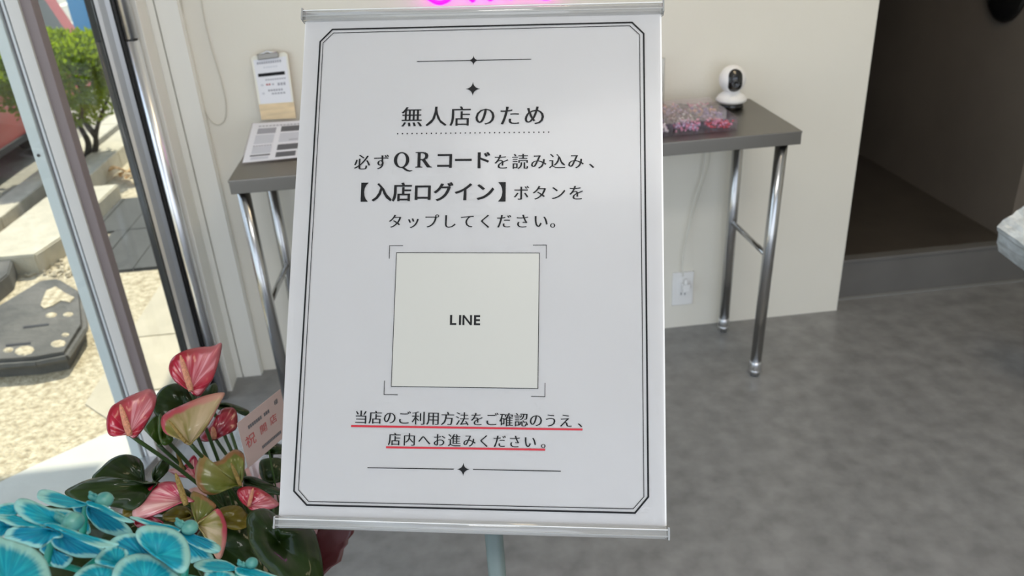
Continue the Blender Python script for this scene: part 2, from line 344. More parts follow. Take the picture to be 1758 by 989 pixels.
# utility cover: chamfered dark slab with two lifting slots
cov = thing('utility_cover', (-1.6, 2.9, 0), 'weathered dark grey raised utility cover on the sunlit pavement outside the glass', 'cover')
cz = .065
cpx = [(-60, 618), (0, 616), (60, 612), (109, 603), (138, 556), (134, 503), (97, 479), (70, 482), (-60, 560)]
cp = [on(x, y, 2, cz) for x, y in cpx]
bm = prism(B(), [(p.x, p.y, -.02) for p in cp], (0, 0, cz+.02)); obj('cover_slab', bm, M['iron'], cov)
cc = sum(cp, V())/len(cp)
rim = [p+(p-cc).normalized()*.012 for p in cp]
bm = B()
for i in range(len(cp)):
    a, b = rim[i], rim[(i+1) % len(cp)]; tube(bm, [(a.x, a.y, cz-.022), (b.x, b.y, cz-.022)], .012, 6)
obj('rim', bm, M['iron'], cov)
for a, b in (((40, 562), (84, 557)), ((10, 593), (53, 589))):
    bm = prism(B(), [on(a[0], a[1]-1.5, 2, cz+.0005), on(b[0], b[1]-1.5, 2, cz+.0005), on(b[0], b[1]+1.5, 2, cz+.0005), on(a[0], a[1]+2, 2, cz+.0005)], (0, 0, .0012)); obj('lifting_slot', bm, M['black'], cov)
pl = [on(x, y, 2, cz) for x, y in [(70, 525), (80, 500), (96, 493), (110, 503), (128, 512), (120, 520), (105, 517), (92, 525), (76, 531)]]
sn = obj('sand_drift', prism(B(), pl, (0, 0, .004)), M['pave'], cov); sn['label'] = 'patch of pale sand on the cover'
for x, y, r in ((88, 541, .018), (117, 540, .016), (100, 590, .022), (112, 575, .012), (14, 601, .015), (42, 602, .028)):
    obj('sand_patch', lathe(B(), [(0, .004), (r*.7, .003), (r, 0)], on(x, y, 2, cz), 9, None, (1, 1.5)), M['pave'], cov)
# raised curb slabs
def slab(name, poly, z0, z1, m, label, cat, bev=.006):
    bm = prism(B(), [(x, y, z0) for x, y in poly], (0, 0, z1-z0)); bmesh.ops.bevel(bm, geom=bm.edges[:], offset=bev, segments=2, affect='EDGES')
    return tag(obj(name, bm, m), label, cat)
SZ = .085
P = [on(x, y, 2, SZ) for x, y in ((-40, 443), (60, 437), (100, 408), (150, 360), (60, 362), (-40, 427))]
a, b, c_ = on(60, 437, 2, SZ), on(100, 408, 2, SZ), on(-40, 445, 2, SZ)
slab('curb_slab', [(c_.x, c_.y), (a.x, a.y), (b.x+.01, b.y), (b.x+.03, 4.35), (-2.03, 4.35), (-2.06, 3.6)], -.02, SZ, M['slab'], 'large pale angular kerb slab outside, its corner pointing to the dark cover', 'kerb slab')
e = on(14, 470, 2, .07)
slab('curb_block', [(e.x-.35, e.y-.20), (e.x-.03, e.y-.30), (e.x, e.y), (e.x-.05, e.y+.16), (e.x-.35, e.y+.14)], -.02, .07, M['iron'], 'dark worn kerb block at the left edge below the pale slab', 'kerb slab')
# row of kerb stones along the street
y = 2.2
k = 0
ORD = ['first', 'second', 'third', 'fourth', 'fifth', 'sixth', 'seventh', 'eighth', 'ninth', 'tenth', 'eleventh', 'twelfth', 'thirteenth', 'fourteenth', 'fifteenth', 'sixteenth']
y = 3.4
while y < 9.3:
    x0 = -2.30; o = obj('curb_stone', bb(B(), x0, x0+.14, y, y+.595, -.02, .075, .008), M['slab'])
    tag(o, ORD[k]+' pale stone from the near end of the outer kerb row along the street', 'kerb stone', 'kerb stones along the street'); y += .60; k += 1
y = 4.38; k = 0
while y < 8.4:
    tag(obj('inner_curb_stone', bb(B(), -2.06, -1.90, y, y+.595, -.02, .10, .008), M['slab']), ORD[k]+' stone from the pale kerb slab in the inner kerb row beside the bush', 'kerb stone', 'inner row of kerb stones by the bush'); y += .60; k += 1
pts = []
for i in range(170): pts.append(V((random.uniform(-2.15, -2.07), random.uniform(3.7, 4.3), .0)))
for i in range(130):
    q = on(random.uniform(15, 140), random.uniform(445, 475), 2, 0); pts.append(q)
stuffbits('loose_gravel', M['pave'], pts, 'loose gravel lying between the kerb stones outside', .005, .013)
# paving tiles seen through the door gap, shade put into their dark colour
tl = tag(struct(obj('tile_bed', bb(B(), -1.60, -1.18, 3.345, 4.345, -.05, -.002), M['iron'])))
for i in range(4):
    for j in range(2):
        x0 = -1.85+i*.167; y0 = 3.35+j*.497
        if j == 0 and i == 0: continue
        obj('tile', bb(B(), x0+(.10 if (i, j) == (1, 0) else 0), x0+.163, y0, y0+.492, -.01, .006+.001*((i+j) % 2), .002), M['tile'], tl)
# road line
for p0, p1, w in ((( -5.5, 13.0), (-5.35, 17), .12), ((-4.9, 11.5), (-4.75, 14.5), .12)):
    pass
struct(obj('road_line', bb(B(), -6.1, -5.95, 8, 30, -.014, -.006), M['line'])); struct(obj('road_line', bb(B(), -4.95, -4.75, 8, 30, -.014, -.006), M['line']))
# building mass, and an unseen overhang shaped to shade the doorway
M['facade'] = mat('street_facade', (.5, .48, .44), .8, noise=.05, nscale=2)
struct(obj('building_side', bb(B(), -.74, 1.19, WY+.09, 5.6, -.02, 2.9), M['facade']))
struct(obj('shade_canopy', bb(B(), -1.75, -.84, -3, 3.93, 2.45, 2.55), M['facade']))
# ================================================================== BLUE BOARD, CAR, BUSH
g = on(157, 66, 2, 0)
bs = thing('blue_box', (g.x, g.y, 0), 'tall blue box standing across the road behind the bush', 'street box')
M['blue'] = mat('blue_paint', (.07, .24, .42), .5); M['blued'] = mat('dark_blue_paint', (.03, .12, .24), .5)
obj('box_body', bb(B(), g.x-.17, g.x+.22, g.y, g.y+.30, 0, .62, .01), M['blue'], bs)
obj('box_top', bb(B(), g.x-.19, g.x+.24, g.y-.02, g.y+.32, .62, 1.25, .01), M['blued'], bs)
# far shop front across the road, only its foot can be seen
struct(obj('far_wall', bb(B(), -17, -14, -2, 40, -.1, 4), M['facade']))
# car: red low car parked at the kerb, its near side faces the shop
M['carred'] = mat('red_car_paint', (.36, .035, .03), .42, coat=.15); M['carglass'] = mat('dark_car_glass', (.045, .05, .045), .35, spec=.25)
M['tyre'] = mat('tyre', (.02, .02, .02), .8); M['underbody'] = mat('underbody', (.02, .02, .02), .8)
car = thing('car', (-3.35, 4.3, 0), 'red car parked along the kerb behind the bush', 'car')
def carbody():
    # side profile in (y, z): front at low y
    low = [(2.25, .22), (2.2, .45), (2.35, .52), (3.3, .57), (3.9, .60), (5.8, .60), (6.58, .60), (6.69, .50), (6.65, .25), (6.43, .13), (2.5, .13)]
    bm = B(); secs = []
    for x, ins in ((-2.56, .0), (-2.52, -.03), (-2.60, .02)): pass
    for x, sc_ in ((-4.16, .90), (-4.10, .97), (-3.95, 1), (-2.75, 1), (-2.60, .985), (-2.55, .93)):
        secs.append([bm.verts.new((x, 4.35+(yy-4.35)*(.98+.02*sc_), .45+(zz-.45)*sc_)) for yy, zz in low])
    for k_ in range(len(secs)-1):
        for i in range(len(low)): bm.faces.new((secs[k_][i], secs[k_][(i+1) % len(low)], secs[k_+1][(i+1) % len(low)], secs[k_+1][i]))
    bm.faces.new(secs[0][::-1]); bm.faces.new(secs[-1]); return bm
o = obj('body', carbody(), M['carred'], car); md = o.modifiers.new('bevel', 'BEVEL'); md.width = .02; md.segments = 3
def cabin(y0, y1, y2, y3, z0, z1, xi, xo):
    a = [(xo, y0, z0), (xo, y3, z0), (xi, y2, z1), (xi, y1, z1)]; b = [(-6.7-x, y_, z_) for x, y_, z_ in a]
    bm = B(); va = [bm.verts.new(p) for p in a]; vb = [bm.verts.new(p) for p in b]
    bm.faces.new(va); bm.faces.new(vb[::-1])
    for i in range(4): bm.faces.new((va[i], vb[i], vb[(i+1) % 4], va[(i+1) % 4]))
    return bm
obj('cabin', cabin(3.3, 4.1, 6.33, 6.67, .56, 1.32, -2.72, -2.585), M['carred'], car)
obj('side_window', cabin(3.55, 4.2, 6.22, 6.40, .63, 1.24, -2.715, -2.568), M['carglass'], car)
obj('sill', bb(B(), -2.62, -2.54, 2.9, 5.9, .13, .17, .005), M['underbody'], car)
for yy in (3.1, 5.65):
    for xx in (-2.60, -4.1):
        w = obj('wheel', lathe(B(), [(0, -.1), (.27, -.1), (.30, -.07), (.30, .07), (.27, .09), (.19, .09), (.18, .07), (0, .07)], (xx-.02, yy, .29), 28, V((1, 0, 0))), M['tyre'], car)
        obj('hub', lathe(B(), [(.175, 0), (.16, .02), (.05, .03), (0, .03)], (xx+.055, yy, .29), 20, V((1, 0, 0))), M['alu'], w)
# bush
M['barkdark'] = mat('dark_bark', (.05, .045, .035), .9, noise=.3, nscale=20)
def leafmat(name, c, gloss=.25):
    m = mat(name, c, gloss, noise=.35, nscale=5); nt = m.node_tree; b = nt.nodes['Principled BSDF']
    tl_ = nt.nodes.new('ShaderNodeBsdfTranslucent'); tl_.inputs[0].default_value = (c[0]*3.2, min(1, c[1]*2.6), c[2]*.6, 1)
    ms = nt.nodes.new('ShaderNodeMixShader'); ms.inputs[0].default_value = .34
    nt.links.new(b.outputs[0], ms.inputs[1]); nt.links.new(tl_.outputs[0], ms.inputs[2]); nt.links.new(ms.outputs[0], nt.nodes['Material Output'].inputs[0]); return m
M['bushleaf'] = leafmat('bush_leaf', (.13, .21, .02), .14)
bush = thing('bush', (-2.12, 5.0, 0), 'bushy green shrub with dark bare forked trunk between kerb and red car', 'shrub')
CB = V((-2.10, 5.0, .565))
tr_paths = [[(-2.11, 5, -.01), (-2.11, 4.98, .08), (-2.17, 4.98, .20), (-2.14, 5.0, .34), (-2.22, 5.0, .5)], [(-2.10, 5, 0), (-2.03, 5.0, .12), (-1.99, 4.97, .22), (-1.93, 4.98, .33), (-1.85, 5, .45)],
            [(-2.10, 5, .05), (-2.07, 5.02, .15), (-2.09, 5.03, .27), (-2.02, 5.02, .4), (-2.05, 5, .6)], [(-2.0, 4.98, .2), (-2.03, 4.95, .3), (-2.0, 4.9, .4)], [(-2.16, 4.98, .2), (-2.25, 5, .3), (-2.35, 5.05, .42)]]
bm = B()
for t_ in tr_paths: tube(bm, smoothpath(t_, 4), [.022-.016*i/(4*(len(t_)-1)) for i in range(4*(len(t_)-1)+1)], 7)
obj('trunk', bm, M['barkdark'], bush, True)
bm = B()
uvl = None
n_leaf = 0
while n_leaf < 9000:
    v = V((random.gauss(0, 1), random.gauss(0, 1), random.gauss(0, 1))).normalized()
    r = random.uniform(.2, 1)**.5
    lump = 1+.16*mnoise.noise(v*2.3)
    p = CB + V((v.x*.38, v.y*.34, v.z*(.235 if v.z > 0 else .29)))*r*lump
    if v.z < -.3 and random.random() < .55: continue
    n_leaf += 1
    d = (v+V((random.uniform(-.8, .8), random.uniform(-.8, .8), random.uniform(-.3, .9)))).normalized()
    s = d.cross(V((random.uniform(-1, 1), random.uniform(-1, 1), random.uniform(-1, 1)))).normalized()
    L_ = random.uniform(.022, .044); w_ = L_*.30
    nrm = d.cross(s)
    vs = [bm.verts.new(q) for q in (p, p+d*L_*.45+s*w_-nrm*.003, p+d*L_, p+d*L_*.45-s*w_-nrm*.003)]
    mid = bm.verts.new(p+d*L_*.5+nrm*.004)
    for i in range(4): bm.faces.new((vs[i], vs[(i+1) % 4], mid))
fo = obj('foliage', bm, M['bushleaf'], bush); fo['kind'] = 'stuff'
# yellow-orange dry leaves at the foot of the kerb
M['dry'] = mat('dry_leaf', (.62, .36, .14), .7, noise=.3, nscale=30)
for i, (x, y_) in enumerate(((208, 306), (218, 298), (229, 304), (241, 309))):
    p = on(x, y_, 2, .0); bm = B(); a_ = random.random()*6; d = V((math.cos(a_), math.sin(a_), .3)).normalized(); s = d.cross(V((0, 0, 1))).normalized()
    rows = []
    for k_ in range(5):
        t = k_/4; w_ = .045*math.sin(PI*(t*.9+.05)); c0 = p+d*.10*t+V((0, 0, .006+.02*math.sin(t*3)))
        rows.append([bm.verts.new(c0+s*w_*u_+V((0, 0, .012*abs(u_)))) for u_ in (-1, 0, 1)])
    for k_ in range(4):
        for j in range(2): bm.faces.new((rows[k_][j], rows[k_][j+1], rows[k_+1][j+1], rows[k_+1][j]))
    tag(obj('dry_leaf', bm, M['dry']), ORD[i]+' from the left of the curled orange-brown dry leaves below the bush', 'leaf', 'dry leaves by the kerb')
# ================================================================== STEEL TABLE
TZ = .775
tb = thing('steel_table', (.22, 2.19, 0), 'long narrow stainless steel table against the cream wall behind the sign', 'table')
obj('tabletop', bb(B(), -.527, .963, 2.01, WY-.002, TZ-.006, TZ, .002), M['steel'], tb)
obj('apron', bb(B(), -.525, .961, 2.010, 2.018, TZ-.036, TZ-.004, .001), M['steel'], tb)
obj('apron', bb(B(), .953, .961, 2.02, WY-.004, TZ-.036, TZ-.005), M['steel'], tb)
obj('apron', bb(B(), -.525, -.517, 2.02, WY-.004, TZ-.036, TZ-.005), M['steel'], tb)
legs = {}
for xt, xb, yy in ((.925, .907, 2.045), (.914, .906, 2.325), (-.503, -.497, 2.045), (-.490, -.487, 2.325)):
    l = obj('leg', tube(B(), [(xt, yy, TZ-.008), (xb, yy, .05)], .0165, 20), M['steelleg'], tb, True)
    obj('foot', lathe(B(), [(0, 0), (.012, 0), (.013, .012), (.0185, .014), (.0185, .022), (.017, .024), (.0185, .026), (.0185, .048), (.0165, .052), (0, .052)], (xb, yy, 0), 20), M['chrome'], l, True)
obj('crossbar', tube(B(), [(.916, 2.045, .40), (.909, 2.325, .40)], .0085, 12), M['steelleg'], tb, True)
obj('crossbar', tube(B(), [(-.500, 2.045, .40), (-.488, 2.325, .40)], .0085, 12), M['steelleg'], tb, True)
# ---- security camera
sc_ = thing('security_camera', (.872, 2.30, TZ), 'small white ball security camera with black face on the steel table', 'security camera')
cx, cy = .872, 2.30
obj('foot', lathe(B(), [(0, 0), (.036, 0), (.037, .012), (.033, .016), (0, .016)], (cx, cy, TZ), 40), M['glossblack'], sc_, True)
obj('base', lathe(B(), [(0, .016), (.036, .016), (.0445, .022), (.0445, .027), (.038, .037), (.026, .046), (.02, .05), (0, .05)], (cx, cy, TZ), 40), M['white'], sc_, True)
hc = V((cx, cy, TZ+.083)); look = (V((.35, 0, 1.15))-hc); look.z *= .35; look.normalize(); look = V((-.10, -.97, .06)).normalized()
bm = B(); bmesh.ops.create_uvsphere(bm, u_segments=40, v_segments=24, radius=.0385, matrix=Matrix.Translation(hc) @ Matrix.Diagonal((1, 1, 1.05, 1))); hd = obj('head', bm, M['white'], sc_, True)
# capsule-shaped black face
sx = look.cross(V((0, 0, 1))).normalized(); sz = sx.cross(look)
bm = B(); HV, HU = .0325, .0200; gr = []
for j in range(29):
    v_ = HV*math.sin((j/28-.5)*PI*.985); e_ = max(0, abs(v_)-(HV-HU)); hw = max(1e-7, (HU*HU-e_*e_))**.5 if e_ < HU else .0004
    gr.append([bm.verts.new(hc+sx*(hw*math.sin((i/14-.5)*PI))+sz*v_+look*(max(0, .0385**2-(hw*math.sin((i/14-.5)*PI))**2-(v_/1.05)**2)**.5+.0013)) for i in range(15)])
for j in range(28):
    for i in range(14): bm.faces.new((gr[j][i], gr[j][i+1], gr[j+1][i+1], gr[j+1][i]))
fp_ = obj('face_plate', bm, M['glossblack'], hd); fp_['label'] = 'black face plate'
obj('lens', lathe(B(), [(.0125, 0), (.0115, .003), (.008, .004), (.006, .0015), (0, .003)], hc+look*.0392-sz*.008, 24, look), M['chrome'] if 0 else M['glossblack'], hd, True)
tag(obj('camera_cable', tube(B(), smoothpath([(cx-.03, cy+.02, TZ+.008), (cx-.06, cy+.03, TZ+.004), (cx-.10, cy+.04, TZ+.004), (cx-.14, cy+.07, TZ+.004)], 5), .0025, 8), M['black'], None, True), 'thin black cable leaving the back of the white camera on the table', 'cable')
# ---- bead organiser boxes
def bead_mat(n, c): return mat(n, c, .25, coat=.4)
BC = [bead_mat('bead_pink', (.75, .28, .42)), bead_mat('bead_red', (.60, .03, .06)), bead_mat('bead_purple', (.32, .22, .55)), bead_mat('bead_brown', (.26, .12, .13)), bead_mat('bead_peach', (.85, .48, .36)), bead_mat('bead_white', (.8, .78, .76)), bead_mat('bead_lilac', (.55, .42, .60))]
def bead_box(x0, x1, y0, y1, rows, cols, cols_of, label):
    bx = thing('bead_box', ((x0+x1)/2, (y0+y1)/2, TZ), label, 'bead box', 'clear bead organisers on the table')
    t = .002; h = .034
    bm = B(); bb(bm, x0, x1, y0, y1, TZ+.0005, TZ+.0025)
    bb(bm, x0, x1, y0, y0+t, TZ+.002, TZ+h); bb(bm, x0, x1, y1-t, y1, TZ+.002, TZ+h); bb(bm, x0, x0+t, y0+t, y1-t, TZ+.002, TZ+h); bb(bm, x1-t, x1, y0+t, y1-t, TZ+.002, TZ+h)
    obj('tray', bm, M['acrylbox'], bx)
    for c in range(1, cols): xx = x0+(x1-x0)*c/cols; obj('divider', bb(B(), xx-.0007, xx+.0007, y0+t, y1-t, TZ+.003, TZ+h-.004), M['acrylbox'], bx)
    for r in range(1, rows): yy = y0+(y1-y0)*r/rows; obj('divider', bb(B(), x0+t, x1-t, yy-.0007, yy+.0007, TZ+.003, TZ+h-.004), M['acrylbox'], bx)
    obj('lid', bb(B(), x0-.001, x1+.001, y0-.001, y1+.001, TZ+h+.0005, TZ+h+.003, .0008), M['acrylbox'], bx)
    cw = (x1-x0)/cols; rh = (y1-y0)/rows
    for r in range(rows):
        for c in range(cols):
            ms = cols_of[(r*cols+c) % len(cols_of)]
            for mi in ms:
                bm = B()
                for i in range(int(70/len(ms))):
                    rr = random.uniform(.003, .0052)
                    p = (x0+cw*c+random.uniform(.007, cw-.007), y0+rh*r+random.uniform(.007, rh-.007), TZ+.004+rr+random.random()**1.3*.019)
                    bmesh.ops.create_icosphere(bm, subdivisions=1, radius=rr, matrix=Matrix.Translation(p))
                tag(obj('beads', bm, BC[mi], bx, True), kind='stuff')
bead_box(.632, .803, 2.062, 2.30, 4, 2, [(0, 6), (1, 0), (3, 5), (2, 6), (6, 3), (4, 2), (4, 6), (5, 0)], 'clear compartment box of pink, red and purple beads beside the white camera')
bead_box(.455, .628, 2.060, 2.30, 4, 2, [(5, 6), (5, 6), (2, 6), (2, 5), (6, 3), (3, 6), (6, 5), (3, 0)], 'clear compartment box of silvery and lilac beads, half behind the sign')
ac = thing('acrylic_display', (.64, 2.35, TZ), 'clear acrylic display on brown wooden base behind bead boxes at sign edge', 'display')
obj('wooden_base', bb(B(), .59, .690, 2.325, 2.38, TZ, TZ+.012, .002), M['woodd'], ac)
obj('clear_plate', bb(B(), .60, .684, 2.345, 2.357, TZ+.012, TZ+.150, .004), M['acryl'], ac)
# ---- clipboard, menu sheet
cl = thing('clipboard', (-.44, 2.36, TZ+.06), 'pale wooden clipboard with printed notice leaning on the wall above left table end', 'clipboard')
TL, TR_, BR, BL = [on(x, y_, 1, yy) for x, y_, yy in ((430, 97, 2.368), (493, 89, 2.368), (508, 203, 2.352), (449, 206, 2.352))]
cn = (TR_-TL).cross(BL-TL).normalized()
if cn.y > 0: cn = -cn
def quadpt(u, v): return (TL*(1-u)+TR_*u)*(1-v)+(BL*(1-u)+BR*u)*v
def qprism(f, rect, off, th, m, name, parent, n=None, lab=None):
    u0, v0, u1, v1 = rect; n = n or cn
    o = obj(name, prism(B(), [f(u0, v0)+n*off, f(u1, v0)+n*off, f(u1, v1)+n*off, f(u0, v1)+n*off], n*th), m, parent)
    if lab: o['label'] = lab
    return o
bm = prism(B(), [quadpt(u, v)-cn*.004 for u, v in ((.08, 0), (.92, 0), (1, .035), (1, 1), (0, 1), (0, .035))], cn*.004); obj('board', bm, M['wood'], cl)
M['cream'] = mat('cream_edge', (.82, .80, .70), .5)
bm = prism(B(), [quadpt(u, v) for u, v in ((.08, 0), (.92, 0), (1, .035), (1, .75), (0, .75), (0, .035))], cn*.0004); obj('backing_sheet', bm, M['cream'], cl)
sh = qprism(quadpt, (.055, .06, .95, .745), .0006, .0004, M['paperw'], 'paper_sheet', cl)
def marks(f, parent, n, off, rows):
    for (u0, v0, u1, v1, mm, cnt) in rows:
        bm = B(); w_ = (u1-u0)/cnt
        for i in range(cnt):
            a = u0+w_*i; b = a+w_*(.72 if cnt > 1 else 1); prism(bm, [f(a, v0)+n*off, f(b, v0)+n*off, f(b, v1)+n*off, f(a, v1)+n*off], n*.0003)
        obj('print_mark', bm, mm, parent)
marks(quadpt, sh, cn, .0011, [(.14, .10, .82, .135, M['midgrey'], 11), (.30, .18, .70, .20, M['lightgrey'], 6), (.12, .275, .86, .325, M['ink'], 1),
    (.30, .37, .88, .39, M['midgrey'], 9), (.15, .44, .23, .47, M['lightgrey'], 1), (.30, .44, .44, .465, M['cardred'], 2), (.46, .445, .52, .465, M['midgrey'], 1), (.62, .44, .86, .48, M['midgrey'], 3), (.33, .53, .76, .56, M['midgrey'], 6), (.42, .585, .82, .61, M['midgrey'], 5), (.15, .57, .22, .60, M['lightgrey'], 1)])
# clip
cm = quadpt(.48, .02)+cn*.003; cu = (TR_-TL).normalized(); cv = (BL-TL).normalized(); RM = Matrix((cu, cn, -cv)).transposed()
clp = obj('clip', box(B(), cm+cn*.002, (.058, .007, .016), RM, .002), M['steel'], cl)
obj('clip_lever', tube(B(), [cm-cu*.024-cv*.007+cn*.006, cm-cu*.008-cv*.009+cn*.008, cm-cv*.013+cn*.008, cm+cu*.008-cv*.009+cn*.008, cm+cu*.024-cv*.007+cn*.006], .0022, 8), M['chrome'], clp, True)
# sheet on a sloped clear stand
ms_ = thing('menu_sheet', (-.46, 2.25, TZ), 'printed menu sheet in a sloping clear stand on the left table end', 'menu sheet')
f1 = on(414, 281, 2, TZ+.004); f2 = on(516, 271, 2, TZ+.004); r1 = on(433, 211, 1, 2.335); r2 = on(527, 205, 1, 2.335)
def menu(u, v): return (r1*(1-u)+r2*u)*(1-v)+(f1*(1-u)+f2*u)*v
mn = (f1-r1).cross(r2-r1).normalized(); mn = mn if mn.z > 0 else -mn
qprism(menu, (-.01, 0, 1.01, 1.0), -.0025, .002, M['acrylbox'], 'clear_plate', ms_, mn)
obj('stand_back', prism(B(), [r1-mn*.002, r2-mn*.002, V((r2.x, 2.36, TZ)), V((r1.x, 2.36, TZ))], (0, .002, 0)), M['acrylbox'], ms_)
pp = qprism(menu, (.02, .02, .99, .985), 0, .0004, M['paperw'], 'paper_sheet', ms_, mn)
marks(menu, pp, mn, .0006, [(.14, .10, .90, .125, M['midgrey'], 12), (.14, .17, .47, .31, M['midgrey'], 1), (.56, .15, .90, .29, M['darkgrey'], 1), (.56, .33, .92, .56, M['lightgrey'], 1), (.13, .34, .46, .56, M['lightgrey'], 1), (.74, .50, .90, .53, M['midgrey'], 5),
   (.13, .60, .46, .62, M['midgrey'], 7), (.13, .63, .46, .80, M['lightgrey'], 1), (.56, .62, .92, .76, M['darkgrey'], 1), (.56, .81, .90, .93, M['darkgrey'], 1), (.12, .83, .46, .86, M['darkgrey'], 1), (.14, .88, .44, .94, M['lightgrey'], 1)])
# ---- outlet, plug, cords
ox = on(1171, 494, 1, WY)
ot = thing('wall_outlet', (ox.x, WY, ox.z), 'white double power outlet low on the wall below the table', 'outlet')
obj('outlet_plate', box(B(), (ox.x, WY-.0045, ox.z), (.072, .009, .122), None, .003), M['white'], ot)
ins = obj('socket_insert', box(B(), (ox.x, WY-.0105, ox.z), (.030, .003, .078), None, .001), M['white'], ot)
for dx in (-.0065, .0065): obj('slot', box(B(), (ox.x+dx+.0, WY-.0122, ox.z-.016), (.0025, .001, .010)), M['black'], ins)
pg = thing('plug', (ox.x+.004, WY-.02, ox.z+.012), 'white power plug in the upper socket of the wall outlet', 'plug')
obj('plug_body', box(B(), (ox.x+.004, WY-.026, ox.z+.013), (.024, .026, .028), None, .004), M['white'], pg)
obj('plug_neck', tube(B(), [(ox.x+.004, WY-.030, ox.z+.026), (ox.x+.003, WY-.030, ox.z+.046)], [.008, .004], 12), M['white'], pg, True)
def wcord(name, pxs, r, label, yy=2.372, m=None, start=None):
    p_ = [on(x, y_, 1, yy) for x, y_ in pxs]
    if start: p_ = [V(start)]+p_
    return tag(obj(name, tube(B(), smoothpath(p_, 6), r, 8), m or M['cord'], None, True), label, 'cord')
wcord('power_cord', [(1173, 474), (1172, 450), (1177, 415), (1186, 372), (1192, 345), (1204, 310), (1209, 280), (1211, 250)], .0022, 'cream power cord hanging from the table down to the wall plug', 2.362)
wcord('thin_cord', [(1176, 420), (1190, 370), (1204, 325), (1217, 285), (1220, 250)], .0018, 'thinner cord hanging just right of the cream power cord', 2.378)
wcord('wire_loop', [(345, 0), (352, 40), (365, 90), (380, 140), (388, 180), (386, 205), (374, 215), (360, 206), (349, 185), (338, 150), (328, 110), (318, 60), (311, 0)], .0013, 'thin wire hanging in a loop on the wall by the glass front', 2.380, mat('pale_wire', (.60, .58, .50), .5))
# ---- neon sign (only the feet of its letters are in view)
ne = thing('neon_sign', (.22, 2.34, 1.12), 'glowing magenta neon lettering on the wall above the poster', 'neon sign')
NY = 2.352
def npx(pts): return [on(x, y_, 1, NY) for x, y_ in pts]
def ntube(pts, r=.0085): o = obj('tube_letter', tube(B(), smoothpath(npx(pts), 6), r, 12), M['neon'], ne, True); return o
ntube([(770, -75), (752, -83), (736, -70), (739, -50), (758, -38), (776, -20), (772, -3), (755, 5), (738, -2), (730, -14)], .0062)
ntube([(800, -50), (806, -10), (811, 1), (816, -8), (818, -35), (826, -50), (834, -35), (836, -10), (842, -1), (848, -12), (850, -40)], .0055)
ntube([(862, -55), (868, -20), (877, -3), (884, -20), (886, -55)], .005)
ntube([(908, -28), (930, -34), (938, -48), (925, -56), (914, -40), (916, -16), (930, -4), (944, -4), (956, -16)], .0055)
obj('backing_rod', tube(B(), [(.02, 2.362, 1.19), (.43, 2.362, 1.19)], .004, 8), M['cord'], ne)
for x in (.06, .22, .39): obj('standoff', tube(B(), [(x, 2.356, 1.19), (x, 2.386, 1.19)], .004, 8), M['cord'], ne)
# ---- black oval on the recess wall
ob = B(); c1 = on(1681, 0, 0, 2.0); c2 = on(1757, 0, 0, 2.0); bt = on(1722, 43, 0, 2.0)
cyy = (c1.y+c2.y)/2; wy = abs(c1.y-c2.y)/2*1.0; zc = bt.z+.16
rings = []
for i in range(9):
    t = i/8*PI/2; rr = math.cos(t); dx = .035*math.sin(t)
    rings.append([(2.02-dx-.001, cyy+wy*1.06*rr*math.cos(a*2*PI/40), zc+.16*rr*math.sin(a*2*PI/40)) for a in range(40)])
rv = [[ob.verts.new(p) for p in r_] for r_ in rings[:-1]]
for k_ in range(len(rv)-1):
    for a in range(40): ob.faces.new((rv[k_][a], rv[k_][(a+1) % 40], rv[k_+1][(a+1) % 40], rv[k_+1][a]))
ob.faces.new(rv[-1]); ob.faces.new(rv[0][::-1])
tag(obj('wall_ornament', ob, M['glossblack'], None, True), 'glossy black oval plaque on the dark recess wall, top right', 'ornament')
# ---- wrapped parcel on a stool at the right edge
pc = V((1.62, 1.85, .42)); a = on(1711, 389, 1, 1.9); b = on(1739, 333, 1, 1.95); c_ = on(1758, 422, 1, 1.82)
U = (c_-a).normalized(); Vv = (b-a); Vv = (Vv-U*Vv.dot(U)).normalized(); N_ = U.cross(Vv)
if N_.y < 0: N_ = -N_
bm = B(); n_ = 14
LU = .50; LV = .100
def pk(u, v, w): return a+U*(u*LU)+Vv*(v*LV)+N_*(w*.14)
bmesh.ops.create_cube(bm, size=1, matrix=Matrix.Translation((.5, .5, .5)))
bmesh.ops.subdivide_edges(bm, edges=bm.edges[:], cuts=7, use_grid_fill=True)
for v in bm.verts:
    q = pk(*v.co); v.co = q + V((mnoise.noise(q*60), mnoise.noise(q*60+V((9, 0, 0))), mnoise.noise(q*60+V((0, 9, 0)))))*.006
lowz = min(v.co.z for v in bm.verts)
tag(obj('plastic_parcel', bm, M['bag'], None, False), 'crumpled silvery plastic-wrapped parcel poking in at the right edge', 'parcel')
st = thing('stool', (a.x+.44, a.y, 0), 'plain white stool under the plastic parcel, beyond the right edge', 'stool')
obj('seat', lathe(B(), [(0, -.02), (.13, -.02), (.135, -.01), (.13, 0), (0, 0)], (a.x+.44, a.y-.02, lowz+.004), 28), M['white'], st)
for k_ in range(3):
    an = k_*2*PI/3+.4; obj('leg', tube(B(), [(a.x+.44+.09*math.cos(an), a.y-.02+.09*math.sin(an), lowz-.012), (a.x+.44+.12*math.cos(an), a.y-.02+.12*math.sin(an), 0)], .012, 10), M['white'], st, True)
